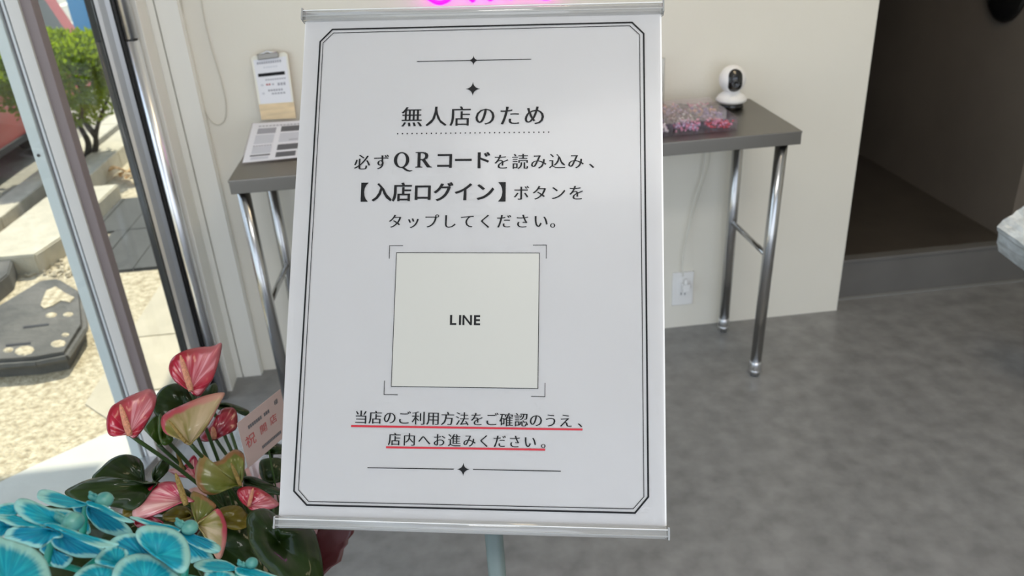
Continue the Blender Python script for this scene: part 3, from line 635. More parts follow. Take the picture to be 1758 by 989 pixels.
# ================================================================== SIGN STAND
BP = V((0.0303104, 0.84026176, 1.02265959)); BU = V((0.98254086, -0.18454976, -0.02355525)); BV = V((0.12380009, 0.55403542, 0.82323647)); BN = BU.cross(BV)
def bp(u, v, n=0): return BP+BU*u+BV*v+BN*n
BM_ = Matrix((BU, BN*-1, BV)).transposed()
sg = thing('sign_stand', (.021, .72, 0), 'tall stand holding a tilted white Japanese entry notice in clear rails', 'sign')
W2, H2 = .21, .2888
def psheet():
    bm = B(); g = []
    for j in range(25):
        v = -H2-.012+(2*H2+.024)*j/24; row = []
        for i in range(17):
            u = -1+2*i/16; uu = u*W2 - (.0030*math.sin(PI*(j/24)**.8) if u < -.99 else 0)
            row.append(bm.verts.new(bp(uu, v, 0)))
        g.append(row)
    for j in range(24):
        for i in range(16): bm.faces.new((g[j][i], g[j][i+1], g[j+1][i+1], g[j+1][i]))
    bmesh.ops.solidify(bm, geom=bm.faces[:], thickness=.0008)
    return bm
po = obj('poster', psheet(), M['paper'], sg)
obj('back_plate', box(B(), bp(0, 0, -.004), (.424, .003, .60), BM_), M['white'], sg)
def rail(v0, v1, lab):
    vm = (v0+v1)/2; h = v1-v0
    r = obj('clamp_rail', B_rail(vm, h), M['acryl'], sg, True); r['label'] = lab
    obj('rail_ridge', tube(B(), [bp(-.213, v0+h*.30, .0062), bp(.213, v0+h*.30, .0062)], .0007, 6), mat('rail_shade', (.35, .35, .34), .3), r)
    obj('rail_ridge', tube(B(), [bp(-.213, v0+h*.78, .0064), bp(.213, v0+h*.78, .0064)], .0006, 6), mat('rail_light', (.75, .75, .74), .2), r)
    for s_ in (-1, 1): obj('end_cap', box(B(), bp(s_*.2135, vm, .001), (.0022, .013, h), BM_, .001), mat('rail_end', (.30, .30, .29), .15, coat=.5), r)
def B_rail(vm, h):
    bm = B(); n = 14; prof = []
    for i in range(n+1):
        t = -PI/2+PI*i/n; prof.append((math.sin(t)*h/2, .0015+math.cos(t)*.0052))
    prof += [(h/2, -.007), (-h/2, -.007)]
    a = [bm.verts.new(bp(-.2135, vm+p_[0], p_[1])) for p_ in prof]; b = [bm.verts.new(bp(.2135, vm+p_[0], p_[1])) for p_ in prof]
    for i in range(len(prof)): bm.faces.new((a[i], a[(i+1) % len(prof)], b[(i+1) % len(prof)], b[i]))
    bm.faces.new(a[::-1]); bm.faces.new(b); return bm
rail(.2888, .3035, 'clear upper clamp rail'); rail(-.3010, -.2872, 'clear lower clamp rail')
px_, py_ = .0215, .712
obj('pole', tube(B(), [(px_, py_, .012), (px_, py_, .770)], .0105, 28), M['pole'], sg, True)
obj('mounting_bracket', box(B(), bp(.02, -.06, -.0125), (.06, .014, .12), BM_, .003), M['pole'], sg)
obj('pole_head', tube(B(), smoothpath([(px_, py_, .765), bp(.026, -.275, -.030), bp(.026, -.22, -.026), bp(.02, -.05, -.020)], 5), .0100, 16), M['pole'], sg, True)
obj('base_plate', lathe(B(), [(0, 0), (.16, 0), (.16, .006), (.15, .012), (0, .014)], (px_, py_, 0), 48), M['pole'], sg)
# ---- printing on the poster
def flat_print(loops, name, m=None, n=.0007, lab=None, aniso=None):
    """filled 2D outlines (u, v) in poster metres"""
    c = bpy.data.curves.new('outline', 'CURVE'); c.dimensions = '2D'; c.fill_mode = 'BOTH'
    for lp in loops:
        s_ = c.splines.new('POLY'); s_.points.add(len(lp)-1); s_.use_cyclic_u = True
        for i, (x, y_) in enumerate(lp): s_.points[i].co = (x*100, y_*100, 0, 1)
    o = bpy.data.objects.new('outline', c); COL.objects.link(o)
    dg = bpy.context.evaluated_depsgraph_get(); me = bpy.data.meshes.new_from_object(o.evaluated_get(dg)); bpy.data.objects.remove(o)
    for v in me.vertices: v.co = bp(v.co.x/100, v.co.y/100, n)
    me.materials.clear()
    o = link(name, me, m or M['ink'], po)
    if lab: o['label'] = lab
    return o
def strip(pts, w, closed=False):
    """outline loops of a polyline of width w"""
    n = len(pts); out = []; L_, R_ = [], []
    for i in range(n):
        p = V((*pts[i], 0)).xy
        if closed: a, b = V(pts[i-1]), V(pts[(i+1) % n])
        else: a, b = V(pts[max(i-1, 0)]), V(pts[min(i+1, n-1)])
        d1 = (p-a).normalized() if (p-a).length > 0 else (b-p).normalized(); d2 = (b-p).normalized() if (b-p).length > 0 else d1
        n1 = V((-d1.y, d1.x)); n2 = V((-d2.y, d2.x)); mm = (n1+n2).normalized(); k_ = w/2/max(.3, mm.dot(n1))
        L_.append(tuple(p+mm*k_)); R_.append(tuple(p-mm*k_))
    return [L_, R_] if closed else [L_+R_[::-1]]
def oct_(x0, x1, y0, y1, c): return [(x0+c, y1), (x1-c, y1), (x1, y1-c), (x1, y0+c), (x1-c, y0), (x0+c, y0), (x0, y0+c), (x0, y1-c)]
for pts, w in (([(-.1772, .2782), (.1779, .2790), (.1912, .2651), (.1927, -.2574), (.1785, -.2745), (-.1799, -.2754), (-.1952, -.2607), (-.1914, .2631)], .0019),
               ([(-.1756, .2738), (.1752, .2751), (.1865, .2638), (.1880, -.2575), (.1766, -.2703), (-.1781, -.2716), (-.1902, -.2593), (-.1878, .2616)], .0008)):
    a_, b_ = strip(pts, w, True); flat_print([a_, b_], 'border_line')
def star(cx, cy, r):
    pts = []
    for k_ in range(4):
        a0 = PI/2*k_
        for j in range(8):
            t = a0+PI/2*j/8; s_ = (abs(math.cos(t))**.5, abs(math.sin(t))**.5)
            q = j/8; # concave arc between two tips
            ex = (1-q)**2*1+2*q*(1-q)*.10; ey = q**2*1+2*q*(1-q)*.10
            c0, s0 = math.cos(a0), math.sin(a0); pts.append((cx+r*(ex*c0-ey*s0), cy+r*(ex*s0+ey*c0)))
    return pts
flat_print([star(-.0064, .2362, .0062)], 'star_mark'); flat_print([star(-.0064, .2013, .0086)], 'star_mark'); flat_print([star(-.0071, -.2331, .0072)], 'star_mark')
for a_, b_ in (((-.0735, .2361), (.0613, .2364)), ((-.1136, -.2337), (-.0177, -.2331)), ((.0035, -.2329), (.0993, -.2327))): flat_print(strip([a_, b_], .0009), 'rule_line')
flat_print([[(-.0934+.1759*i/31+.00085*math.cos(t*PI/4), .1480+.00085*math.sin(t*PI/4)) for t in range(8)] for i in range(32)], 'dotted_line')
flat_print(strip([(-.1339, -.1887), (.1224, -.1878)], .0022), 'underline', M['redink'], .0006, 'red underline'); flat_print(strip([(-.0936, -.2111), (.0821, -.2101)], .0022), 'underline', M['redink'], .0006, 'red underline')
PN = [(-.0897, .0072), (.0733, .0071), (.0734, -.1442), (-.0902, -.1443)]
flat_print([PN], 'code_panel', M['panelprint'], .0005, 'blank pale beige square inside the corner marks')
a_, b_ = strip(PN, .0007, True); flat_print([a_, b_], 'panel_outline')
for p0, p1, p2 in (((-.0825, .0154), (-.0981, .0153), (-.0979, .0003)), ((.0660, .0160), (.0811, .0161), (.0813, .0008)), ((.0660, -.1530), (.0812, -.1530), (.0812, -.1380)), ((-.0825, -.1535), (-.0981, -.1535), (-.0981, -.1380))): flat_print(strip([p0, p1, p2], .0007), 'corner_mark')
# lettering: characters of the built-in fallback font, reshaped so that level strokes are thin and upright strokes stay strong
GL = {}
def glyph(ch, ax, ay):
    key = (ch, ax, ay)
    if key in GL: return GL[key]
    c = bpy.data.curves.new('t', 'FONT'); c.body = ch; c.size = 1; c.resolution_u = 3
    o = bpy.data.objects.new('t', c); COL.objects.link(o)
    dg = bpy.context.evaluated_depsgraph_get(); me = bpy.data.meshes.new_from_object(o.evaluated_get(dg)); bpy.data.objects.remove(o); bpy.data.curves.remove(c)
    vs = [[v.co.x, v.co.y] for v in me.vertices]; fs = [list(p.vertices) for p in me.polygons]
    ec = {}
    for f in fs:
        for i in range(len(f)):
            e = (f[i], f[(i+1) % len(f)]); k_ = tuple(sorted(e)); ec.setdefault(k_, []).append(e)
    nv = [[0, 0, 0] for _ in vs]
    nz = sum((vs[f[1]][0]-vs[f[0]][0])*(vs[f[2]][1]-vs[f[0]][1])-(vs[f[1]][1]-vs[f[0]][1])*(vs[f[2]][0]-vs[f[0]][0]) for f in fs)
    sgn = 1 if nz > 0 else -1
    for k_, l_ in ec.items():
        if len(l_) == 1:
            a, b = l_[0]; dx, dy = vs[b][0]-vs[a][0], vs[b][1]-vs[a][1]; L_ = math.hypot(dx, dy)
            if L_ < 1e-7: continue
            nx, ny = dy/L_*sgn, -dx/L_*sgn
            for q in (a, b): nv[q][0] += nx; nv[q][1] += ny; nv[q][2] += 1
    out = []
    for (x, y_), (nx, ny, ct) in zip(vs, nv):
        if ct:
            nx /= ct; ny /= ct; l2 = max(.35, nx*nx+ny*ny); nx /= l2**.5; ny /= l2**.5
            x += ax*nx; y_ += ay*ny
        out.append((x, y_))
    bpy.data.meshes.remove(me); GL[key] = (out, fs); return GL[key]
def lettering(items, name='lettering', m=None, place=None, parent=None, lab=None):
    """items: (char, cx, cy, em, ax, ay): em box centre in poster metres"""
    verts, faces = [], []
    for ch, cx_, cy_, em, ax, ay in items:
        vs, fs = glyph(ch, ax, ay); b0 = len(verts)
        wc = .5
        if ch in 'LINE': xs = [p[0] for p in vs]; wc = (min(xs)+max(xs))/2
        verts += [(cx_+(x-wc)*em, cy_+(y_-.38)*em) for x, y_ in vs]; faces += [[i+b0 for i in f] for f in fs]
    me = bpy.data.meshes.new(name); me.from_pydata([place(u, v) if place else bp(u, v, .0007) for u, v in verts], [], faces); me.update()
    o = link(name, me, m or M['ink'], parent or po)
    if lab: o['label'] = lab
    return o
TH = (.016, -.010); BD = (.032, .010)
def row(s_, u0, u1, vc, em, st=TH, last=None):
    n = len(s_); c0 = u0+em/2; c1 = u1-em/2
    return [(ch, c0+(c1-c0)*i/max(1, n-1), vc, em, *st) for i, ch in enumerate(s_)]
lettering(row('無人店のため', -.0905, .0790, .1684, .0262))
lettering(row('必ず', -.1440, -.1015, .1142, .0198)); lettering(row('コード', -.0490, .0180, .1158, .0232, BD)); lettering(row('を読み込み', .0190, .1235, .1135, .0196)+[('、', .1375, .1135, .0196, *TH)])
lettering([('【', -.1375, .0783, .0240, *BD)]+row('入店ログイン', -.1215, .0220, .0783, .0240, BD)+[('】', .0375, .0779, .0240, *BD)]); lettering(row('ボタンを', .0425, .1240, .0765, .0190))
lettering(row('タップしてください', -.1015, .0835, .0438, .0180)+[('。', .0935, .0438, .0180, *TH)])
lettering(row('当店のご利用方法をご確認のうえ', -.1310, .1120, -.1786, .0158)+[('、', .1245, -.1786, .0158, *TH)])
lettering(row('店内へお進みください', -.0920, .0730, -.2020, .0150)+[('。', .0845, -.2020, .0150, *TH)])
lettering([('L', -.0225, -.0688, .0154, .045, .035), ('I', -.0147, -.0688, .0154, .045, .035), ('N', -.0066, -.0688, .0154, .045, .035), ('E', .0045, -.0688, .0154, .045, .035)], lab='bold word in the middle of the square')
# Q and R in a roman letter with thick and thin strokes
def ell(cx_, cy_, a, b, n=40, s_=1): return [(cx_+a*math.cos(s_*2*PI*i/n), cy_+b*math.sin(s_*2*PI*i/n)) for i in range(n)]
def affine(l, x, y_, s_): return [[(x+p[0]*s_, y_+p[1]*s_) for p in q] for q in l]
Q1 = [ell(.36, .36, .36, .375), ell(.36, .36, .205, .325, 40, -1)]
Q2 = [[(.34, .03), (.50, -.10), (.62, -.17), (.76, -.19), (.88, -.15), (.87, -.12), (.76, -.13), (.66, -.10), (.50, .02), (.44, .05)]]
R1 = [[(0, 0), (.34, 0), (.34, .03), (.24, .05), (.24, .35), (.30, .35), (.52, .04), (.56, 0), (.78, 0), (.78, .03), (.70, .05), (.45, .38), (.56, .43), (.60, .54), (.57, .65), (.47, .71), (.34, .73), (0, .73), (0, .70), (.10, .68), (.10, .05), (0, .03)],
      [(.24, .40), (.24, .68), (.33, .68), (.42, .63), (.45, .54), (.42, .45), (.34, .40)]]
QS = .0253
for l_, x in ((Q1, -.0968), (Q2, -.0968), (R1, -.0715)): flat_print(affine(l_, x, .1072, QS), 'lettering')
# ================================================================== FLOWERS
def blade(name, m, parent, Bp, Tp, Wd, roll=0, kind='orchid', cup=.2, bend=.1, ruffle=.0, th=.0006, nu=16, nv=18, twist=0):
    """petal, spathe or leaf grown from base point Bp to tip Tp (world), half-width Wd; roll turns it about its axis from facing the viewer"""
    ax = Tp-Bp; L_ = ax.length; ax.normalize(); g_ = ((Bp+Tp)/2-CAM).normalized(); s0 = ax.cross(g_).normalized(); s1 = s0.cross(ax)
    bm = B(); uvl = bm.loops.layers.uv.new('UVMap'); grid = []; seed = random.random()*50
    for j in range(nv+1):
        v = j/nv; rr = roll+twist*(v-.5); sd_ = s0*math.cos(rr)+s1*math.sin(rr); nm = ax.cross(sd_)
        if nm.dot(g_) > 0: nm = -nm
        row_ = []
        for i in range(nu+1):
            u = -1+2*i/nu
            if kind == 'orchid': w = math.sin(PI*min(1, (v*.93+.035))**.78)**.62; along = v
            elif kind == 'sepal': w = math.sin(PI*min(1, v*.96+.03)**.85)**.8*.72; along = v
            elif kind == 'heart':
                w = ((v+.03)**.40)*((1-v)**.62)*1.42; along = v-.30*abs(u)**1.2*(1-v)**2.2
            elif kind == 'leaf': w = ((v+.03)**.45)*((1-v)**.60)*1.45; along = v-.16*abs(u)**1.3*(1-v)**2
            p = Bp+ax*(L_*along)+sd_*(u*w*Wd)
            p = p+nm*(cup*Wd*(u*u)*w)-nm*(bend*L_*(v**1.8)) + nm*(ruffle*Wd*abs(u)**2*math.sin(v*11+u*2+seed))
            p += nm*(.06*Wd*mnoise.noise(V((u*1.3+seed, v*2, 0))))
            row_.append(bm.verts.new(p))
        grid.append(row_)
    for j in range(nv):
        for i in range(nu):
            vs = (grid[j][i], grid[j][i+1], grid[j+1][i+1], grid[j+1][i])
            try: f = bm.faces.new(vs)
            except ValueError: continue
            for lp, (a_, b_) in zip(f.loops, ((i, j), (i+1, j), (i+1, j+1), (i, j+1))): lp[uvl].uv = (a_/nu, b_/nv)
    bmesh.ops.recalc_face_normals(bm, faces=bm.faces[:])
    me = bpy.data.meshes.new(name); bm.to_mesh(me); bm.free(); o = link(name, me, m, parent, True)
    md = o.modifiers.new('thickness', 'SOLIDIFY'); md.thickness = th; md.offset = 0
    return o
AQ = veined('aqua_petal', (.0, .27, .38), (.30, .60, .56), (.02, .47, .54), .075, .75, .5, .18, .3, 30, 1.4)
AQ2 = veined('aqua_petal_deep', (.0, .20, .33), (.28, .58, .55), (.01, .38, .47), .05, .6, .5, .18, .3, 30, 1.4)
AQC = mat('aqua_lip', (.01, .17, .18), .4, noise=.4, nscale=90, col2=(.10, .30, .25)); AQS = mat('aqua_stalk', (.0, .22, .16), .45)
RED = veined('red_spathe', (.40, .008, .035), (.30, .005, .02), (.80, .38, .44), .03, .85, .3, .06, .4, 24, .8, .5, ((.80, .52, .54), .22))
DRD = veined('dark_red_spathe', (.22, .005, .018), (.16, .005, .012), (.40, .06, .09), .03, .7, .3, .05, .4, 20, .8, .5)
PNK = veined('pink_spathe', (.46, .05, .10), (.34, .01, .04), (.78, .46, .46), .04, .9, .3, .08, .4, 24, .8, .4, ((.76, .56, .50), .45))
GRP = veined('green_pink_spathe', (.20, .17, .035), (.42, .06, .08), (.50, .36, .22), .035, .6, .35, .12, .4, 14, .9, .3, ((.60, .45, .30), .55))
GRN = veined('green_spathe', (.12, .145, .02), (.26, .12, .04), (.24, .24, .07), .035, .6, .35, .12, .4, 14, .9, .3, ((.24, .20, .06), .5))
LFD = veined('dark_leaf', (.008, .018, .003), (.012, .026, .004), (.016, .032, .006), .02, .5, .42, .04, .14, 12, 1.5, .35, ((.02, .04, .008), .3), radial=False)
LFR = veined('dark_heart_leaf', (.008, .020, .003), (.014, .03, .004), (.018, .036, .006), .02, .5, .42, .04, .15, 20, 1.0, .3, ((.025, .05, .008), .25))
LFM = veined('mid_leaf', (.028, .065, .005), (.04, .08, .006), (.05, .10, .01), .02, .5, .35, .10, .3, 14, 1.2, .3)
YEL = veined('yellow_leaf', (.11, .085, .006), (.15, .11, .01), (.17, .13, .02), .03, .5, .4, .12, .3, 14, 1.5, .2)
SPD = mat('salmon_spadix', (.62, .26, .15), .55, noise=.2, nscale=300, bump=.5, bscale=500)
SPG = mat('olive_spadix', (.26, .17, .04), .55, noise=.2, nscale=300, bump=.5, bscale=500)
def organ(name, m, parent, base, outl, d, gx=0, gy=-.03, dome=.006, cup=.0, ruf=.0012, nr=14, sub=5, th=.0007, tipi=None, conv=None):
    """a thin curved blade grown from its attachment point to its own rim. base and outl are seen positions, converted by conv;
    d distance of the attachment; gx, gy how the distance changes per 100 px to the right / downwards; dome lifts the middle towards the viewer"""
    conv = conv or (lambda p: p)
    b = V((*conv(base), 0)); o_ = [V((*conv(p), 0)) for p in outl]; n0 = len(o_)
    area_ = sum(o_[i].x*o_[(i+1) % n0].y-o_[(i+1) % n0].x*o_[i].y for i in range(n0))
    if area_ < 0: o_.reverse()
    dense = []
    for i in range(n0):
        p0, p1, p2, p3 = o_[i-1], o_[i], o_[(i+1) % n0], o_[(i+2) % n0]
        for k in range(sub):
            t = k/sub; dense.append(.5*((2*p1)+(p2-p0)*t+(2*p0-5*p1+4*p2-p3)*t*t+(3*p1-p0-3*p2+p3)*t**3))
    n = len(dense); far = max(range(n), key=lambda i: (dense[i]-b).length); dense = dense[far:]+dense[:far]   # starts at the tip
    size = max((p-b).length for p in dense); seed = random.random()*40
    bm = B(); uvl = bm.loops.layers.uv.new('UVMap'); rows = []
    for j in range(1, nr+1):
        r = j/nr; row_ = []
        for i, p in enumerate(dense):
            q = b.lerp(p, r); off = q-b; a_ = i/n*2*PI
            dd = d+gx*off.x/100+gy*off.y/100-dome*math.sin(PI*r*.85)+cup*r*r+ruf*r*r*math.sin(5*a_+seed)+ruf*.5*r*r*math.sin(11*a_+seed*2)
            dd += .0008*mnoise.noise(V((q.x*.05, q.y*.05, seed)))
            row_.append(bm.verts.new(at(q.x, q.y, dd)))
        rows.append(row_)
    c0 = bm.verts.new(at(b.x, b.y, d))
    def uvof(i, j):
        t = i/n; u = .5+t if t < .5 else t-.5
        return (.5+t, j/nr)
    def setuv(f, ids):
        for lp, (i, j) in zip(f.loops, ids):
            u, v = uvof(i, j); lp[uvl].uv = (u if u <= 1 else u-1 if (i < n and ids[0][0] >= n/2) or True and ids[0][0] >= n/2 else u, v)
    for i in range(n):
        i2 = (i+1) % n
        f = bm.faces.new((c0, rows[0][i], rows[0][i2])); setuv(f, ((i, 0), (i, 1), (i+1, 1)))
        for j in range(nr-1):
            f = bm.faces.new((rows[j][i], rows[j+1][i], rows[j+1][i2], rows[j][i2])); setuv(f, ((i, j+1), (i, j+2), (i+1, j+2), (i+1, j+1)))
    bmesh.ops.recalc_face_normals(bm, faces=bm.faces[:])
    me = bpy.data.meshes.new(name); bm.to_mesh(me); bm.free(); o = link(name, me, m, parent, True)
    md = o.modifiers.new('thickness', 'SOLIDIFY'); md.thickness = th; md.offset = 0
    return o
def G(p): return (p[0]/2.3598, 570+p[1]/2.3598)
def H4(p): return C4(p[0], p[1])
def C4(x, y_): return (x/3.6625, 800+y_/3.6625)
# ---------------- anthurium
POT = V((-.33, .98, 0))
an = thing('anthurium', POT, 'tall potted anthurium in dark red wrapping, red, pink and green spathes left of the sign', 'flowering plant'); pt = an
def ruff(r0, z0, r1, z1, amp, n=72, k_=11, ph=0, a0=0, a1=2*PI, cen=POT):
    bm = B(); rows = []; closed = abs(a1-a0-2*PI) < 1e-6
    for j in range(9):
        t = j/8; rows.append([])
        for i in range(n if closed else n+1):
            a_ = a0+(a1-a0)*i/n; rr = r0+(r1-r0)*t+amp*t*math.sin(a_*k_+ph+t)+amp*.5*t*math.sin(a_*k_*2.3)
            rows[-1].append(bm.verts.new((cen.x+rr*math.cos(a_), cen.y+rr*math.sin(a_), z0+(z1-z0)*t+amp*t*math.sin(a_*k_*.7+1))))
    m_ = len(rows[0])
    for j in range(8):
        for i in range(m_ if closed else m_-1): bm.faces.new((rows[j][i], rows[j][(i+1) % m_], rows[j+1][(i+1) % m_], rows[j+1][i]))
    return bm
obj('pot_body', lathe(B(), [(0, 0), (.060, 0), (.070, .46), (.075, .48), (.071, .48), (.064, .36), (0, .36)], POT, 40), M['wrapred'], pt, True)
o = obj('red_wrap', ruff(.074, .475, .148, .535, .005), M['wrapred'], pt, True); md = o.modifiers.new('t', 'SOLIDIFY'); md.thickness = .001
o = obj('pink_paper', ruff(.078, .46, .130, .57, .008, 40, 7, 1, .5, PI*.8), M['wrappink'], pt, True); md = o.modifiers.new('t', 'SOLIDIFY'); md.thickness = .001
obj('soil', lathe(B(), [(0, .40), (.066, .39)], POT, 30), M['soil'], pt)
CR = POT+V((0, 0, .40))
def stalk(top, r=.0028, bow=.03, m=None, parent=None, base=None, name='stem'):
    b0 = base or (CR+V((random.uniform(-.03, .03), random.uniform(-.03, .03), 0)))
    mid = (b0+top)/2+V(((top-b0).x*-.15, (top-b0).y*-.15, bow))
    return obj(name, tube(B(), smoothpath([b0, mid, top], 7), r, 8), m or M['stem'], parent or an, True)
def spathe(base, outl, d, m, spx=None, gx=0, gy=-.03, dome=.010, cup=0, spm=None, ruf=.0015, sr=.0040, name='spathe', st=True, sub=5):
    s_ = organ(name, m, an, base, outl, d, gx, gy, dome, cup, ruf, 14, sub, .0009, conv=G)
    if spx:
        (x0, y0), (x1, y1) = G(spx[:2]), G(spx[2:]); p0 = at(x0, y0, d-dome-.002); p1 = at(x1, y1, d-dome-.012)
        obj('spadix', tube(B(), [p0.lerp(p1, i/8) for i in range(9)], [sr*k_ for k_ in (.85, .98, 1, 1, .95, .88, .78, .62, .25)], 12), spm or SPD, s_, True)
    if st: stalk(at(*G(base), d+.002), .0026)
    return s_
D = 1.18
spathe((772, 236), [(897, 45), (893, 90), (880, 140), (862, 190), (838, 225), (810, 258), (785, 255), (768, 238), (740, 222), (705, 195), (686, 160), (686, 130), (700, 105), (722, 88), (760, 72), (810, 62), (860, 58)], D, RED, (774, 238, 731, 95), .02, -.03)
spathe((524, 414), [(602, 231), (625, 242), (634, 270), (625, 310), (605, 350), (585, 385), (565, 412), (545, 430), (528, 422), (505, 408), (480, 420), (455, 422), (438, 410), (432, 380), (435, 340), (450, 305), (480, 283), (520, 262), (560, 245)], D-.04, RED, (525, 418, 487, 294), .03, -.03)
spathe((770, 452), [(908, 246), (895, 280), (870, 330), (845, 375), (815, 415), (788, 440), (770, 458), (745, 448), (725, 425), (690, 420), (665, 405), (652, 370), (660, 340), (690, 318), (730, 300), (780, 278), (840, 256)], D-.05, GRP, (752, 448, 682, 356), .0, -.04, .012, 0, SPG, sr=.0022)
spathe((872, 432), [(810, 420), (815, 440), (840, 444), (870, 438), (905, 420), (940, 405), (960, 385), (961, 335), (945, 308), (905, 310), (880, 335), (850, 380)], D+.08, DRD, (868, 430, 862, 385))
spathe((968, 618), [(820, 495), (800, 530), (790, 575), (798, 622), (822, 650), (860, 660), (900, 647), (940, 628), (972, 622), (988, 580), (990, 510), (978, 485), (950, 477), (920, 495), (890, 520), (850, 528)], D-.01, GRN, (975, 622, 935, 530), .02, -.02, .014, 0, SPG, sr=.0028)
spathe((790, 585), [(680, 558), (720, 550), (752, 535), (782, 500), (800, 520), (798, 570), (792, 610), (768, 594), (730, 586), (700, 574)], D+.05, PNK, (742, 562, 713, 478), 0, -.02, .006, 0, SPG, sr=.0028, sub=4)
spathe((746, 682), [(788, 686), (742, 692), (700, 708), (650, 733), (600, 750), (560, 754), (537, 742), (545, 700), (570, 660), (610, 627), (660, 609), (700, 607), (730, 620), (742, 655)], D-.08, PNK, (754, 700, 711, 572), -.01, -.05, .018, 0, SPG, sr=.0036)
spathe((655, 772), [(538, 752), (590, 742), (630, 752), (662, 772), (640, 782), (560, 792)], D-.05, DRD, None, 0, -.02, .004)
spathe((1008, 704), [(960, 650), (975, 632), (1010, 626), (1050, 635), (1085, 655), (1115, 680), (1131, 699), (1105, 715), (1060, 722), (1022, 723), (1002, 708), (975, 685)], D-.03, RED, (1008, 706, 1026, 632), .0, -.03, .008, sr=.0026)
spathe((800, 772), [(778, 648), (772, 690), (786, 750), (803, 776), (835, 742), (876, 708), (845, 676), (812, 656)], D-.075, GRN, None, .0, -.04, .008)
spathe((802, 782), [(800, 775), (840, 745), (882, 716), (905, 745), (919, 790), (916, 850), (898, 912), (878, 918), (866, 885), (850, 850), (822, 818)], D-.09, GRP, None, .0, .03, .010)
def lf(base, outl, d, m=None, gx=0, gy=-.04, dome=.010, st=True, ruf=.002):
    return spathe(base, outl, d, m or LFR, None, gx, gy, dome, 0, None, ruf, .004, 'leaf', st)
lf((745, 300), [(628, 268), (660, 225), (710, 209), (750, 220), (785, 250), (805, 290), (745, 318), (690, 335), (650, 352), (622, 320)], D+.03)
lf((850, 290), [(800, 262), (840, 225), (872, 207), (882, 240), (866, 300), (820, 300)], D+.08)
lf((900, 300), [(860, 300), (895, 285), (935, 290), (1006, 318), (996, 340), (950, 322), (900, 318)], D+.13)
lf((640, 455), [(584, 388), (620, 345), (662, 322), (674, 345), (656, 385), (672, 425), (652, 462), (628, 442), (600, 412)], D+.01, LFM)
lf((660, 420), [(650, 330), (690, 400), (700, 440), (660, 458), (640, 400)], D+.0, LFM)
lf((578, 605), [(373, 592), (410, 550), (450, 515), (500, 497), (550, 505), (578, 532), (586, 580), (582, 612), (520, 612), (440, 597)], D+.02)
lf((628, 616), [(262, 652), (310, 618), (370, 595), (440, 588), (510, 600), (560, 613), (620, 608), (640, 616), (610, 650), (575, 700), (540, 725), (480, 712), (400, 700), (320, 690)], D-.06, None, -.01, -.05, .02)
lf((560, 700), [(505, 702), (548, 683), (575, 690), (545, 740), (500, 745)], D-.07, YEL, 0, -.02, .003)
lf((622, 604), [(614, 572), (638, 535), (665, 514), (683, 528), (682, 560), (655, 590), (630, 607)], D+.01)
lf((990, 600), [(985, 590), (1030, 588), (1090, 613), (1137, 638), (1150, 662), (1060, 650), (1000, 632)], D+.07)
lf((1090, 600), [(1050, 535), (1068, 515), (1140, 515), (1160, 580), (1140, 606), (1085, 612), (1056, 585)], D+.14)
lf((1100, 490), [(1050, 492), (1090, 448), (1150, 462), (1160, 492)], D+.17)
lf((905, 760), [(886, 720), (960, 703), (1000, 738), (1008, 785), (950, 802), (900, 775)], D+.0, YEL)
lf((770, 745), [(662, 738), (718, 706), (762, 714), (780, 748), (720, 768), (668, 762)], D-.04, YEL)
lf((1130, 850), [(1002, 745), (1030, 722), (1075, 716), (1115, 738), (1150, 772), (1215, 782), (1268, 800), (1290, 860), (1306, 940), (1306, 1040), (1240, 1060), (1160, 1020), (1090, 965), (1040, 910), (1010, 850), (1000, 790)], D-.12, None, .0, -.05, .022)
lf((900, 870), [(780, 860), (860, 760), (960, 770), (1060, 860), (1130, 1000), (1130, 1080), (950, 1080), (820, 1000)], D+.02, None, 0, -.03)
lf((700, 880), [(560, 780), (700, 760), (820, 860), (860, 1000), (700, 1080), (560, 1000)], D+.06, None, 0, -.03)
lf((400, 840), [(100, 760), (300, 700), (540, 760), (600, 900), (500, 1060), (200, 1060)], D+.10, None, 0, -.03)
lf((1000, 660), [(840, 660), (940, 625), (1060, 650), (1140, 720), (1120, 800), (960, 830), (850, 760)], D+.20, None, 0, -.03)
lf((620, 660), [(560, 640), (640, 615), (760, 640), (790, 700), (700, 740), (580, 720)], D+.12, None, 0, -.03)
for i in range(22):
    a_ = random.random()*2*PI; rr = random.uniform(.02, .08); z = random.uniform(.42, .52)
    b0 = CR+V((rr*.4*math.cos(a_), rr*.4*math.sin(a_), z-.40)); t0 = CR+V(((rr+.07)*math.cos(a_), (rr+.07)*math.sin(a_), z-.40+random.uniform(-.02, .03)))
    blade('leaf', LFD, an, b0, t0, random.uniform(.028, .038), random.uniform(-.6, .6), 'leaf', .25, .12, .03, .0008, 8, 10)
    obj('stem', tube(B(), [CR+V((0, 0, 0)), b0], .0025, 6), M['stem'], an)
# gift card on a wire pick
gz = at(407, 727, 1.14); TLc = gz; TRc = on(481.5, 668, 2, gz.z); r_ = ray(408, 806)
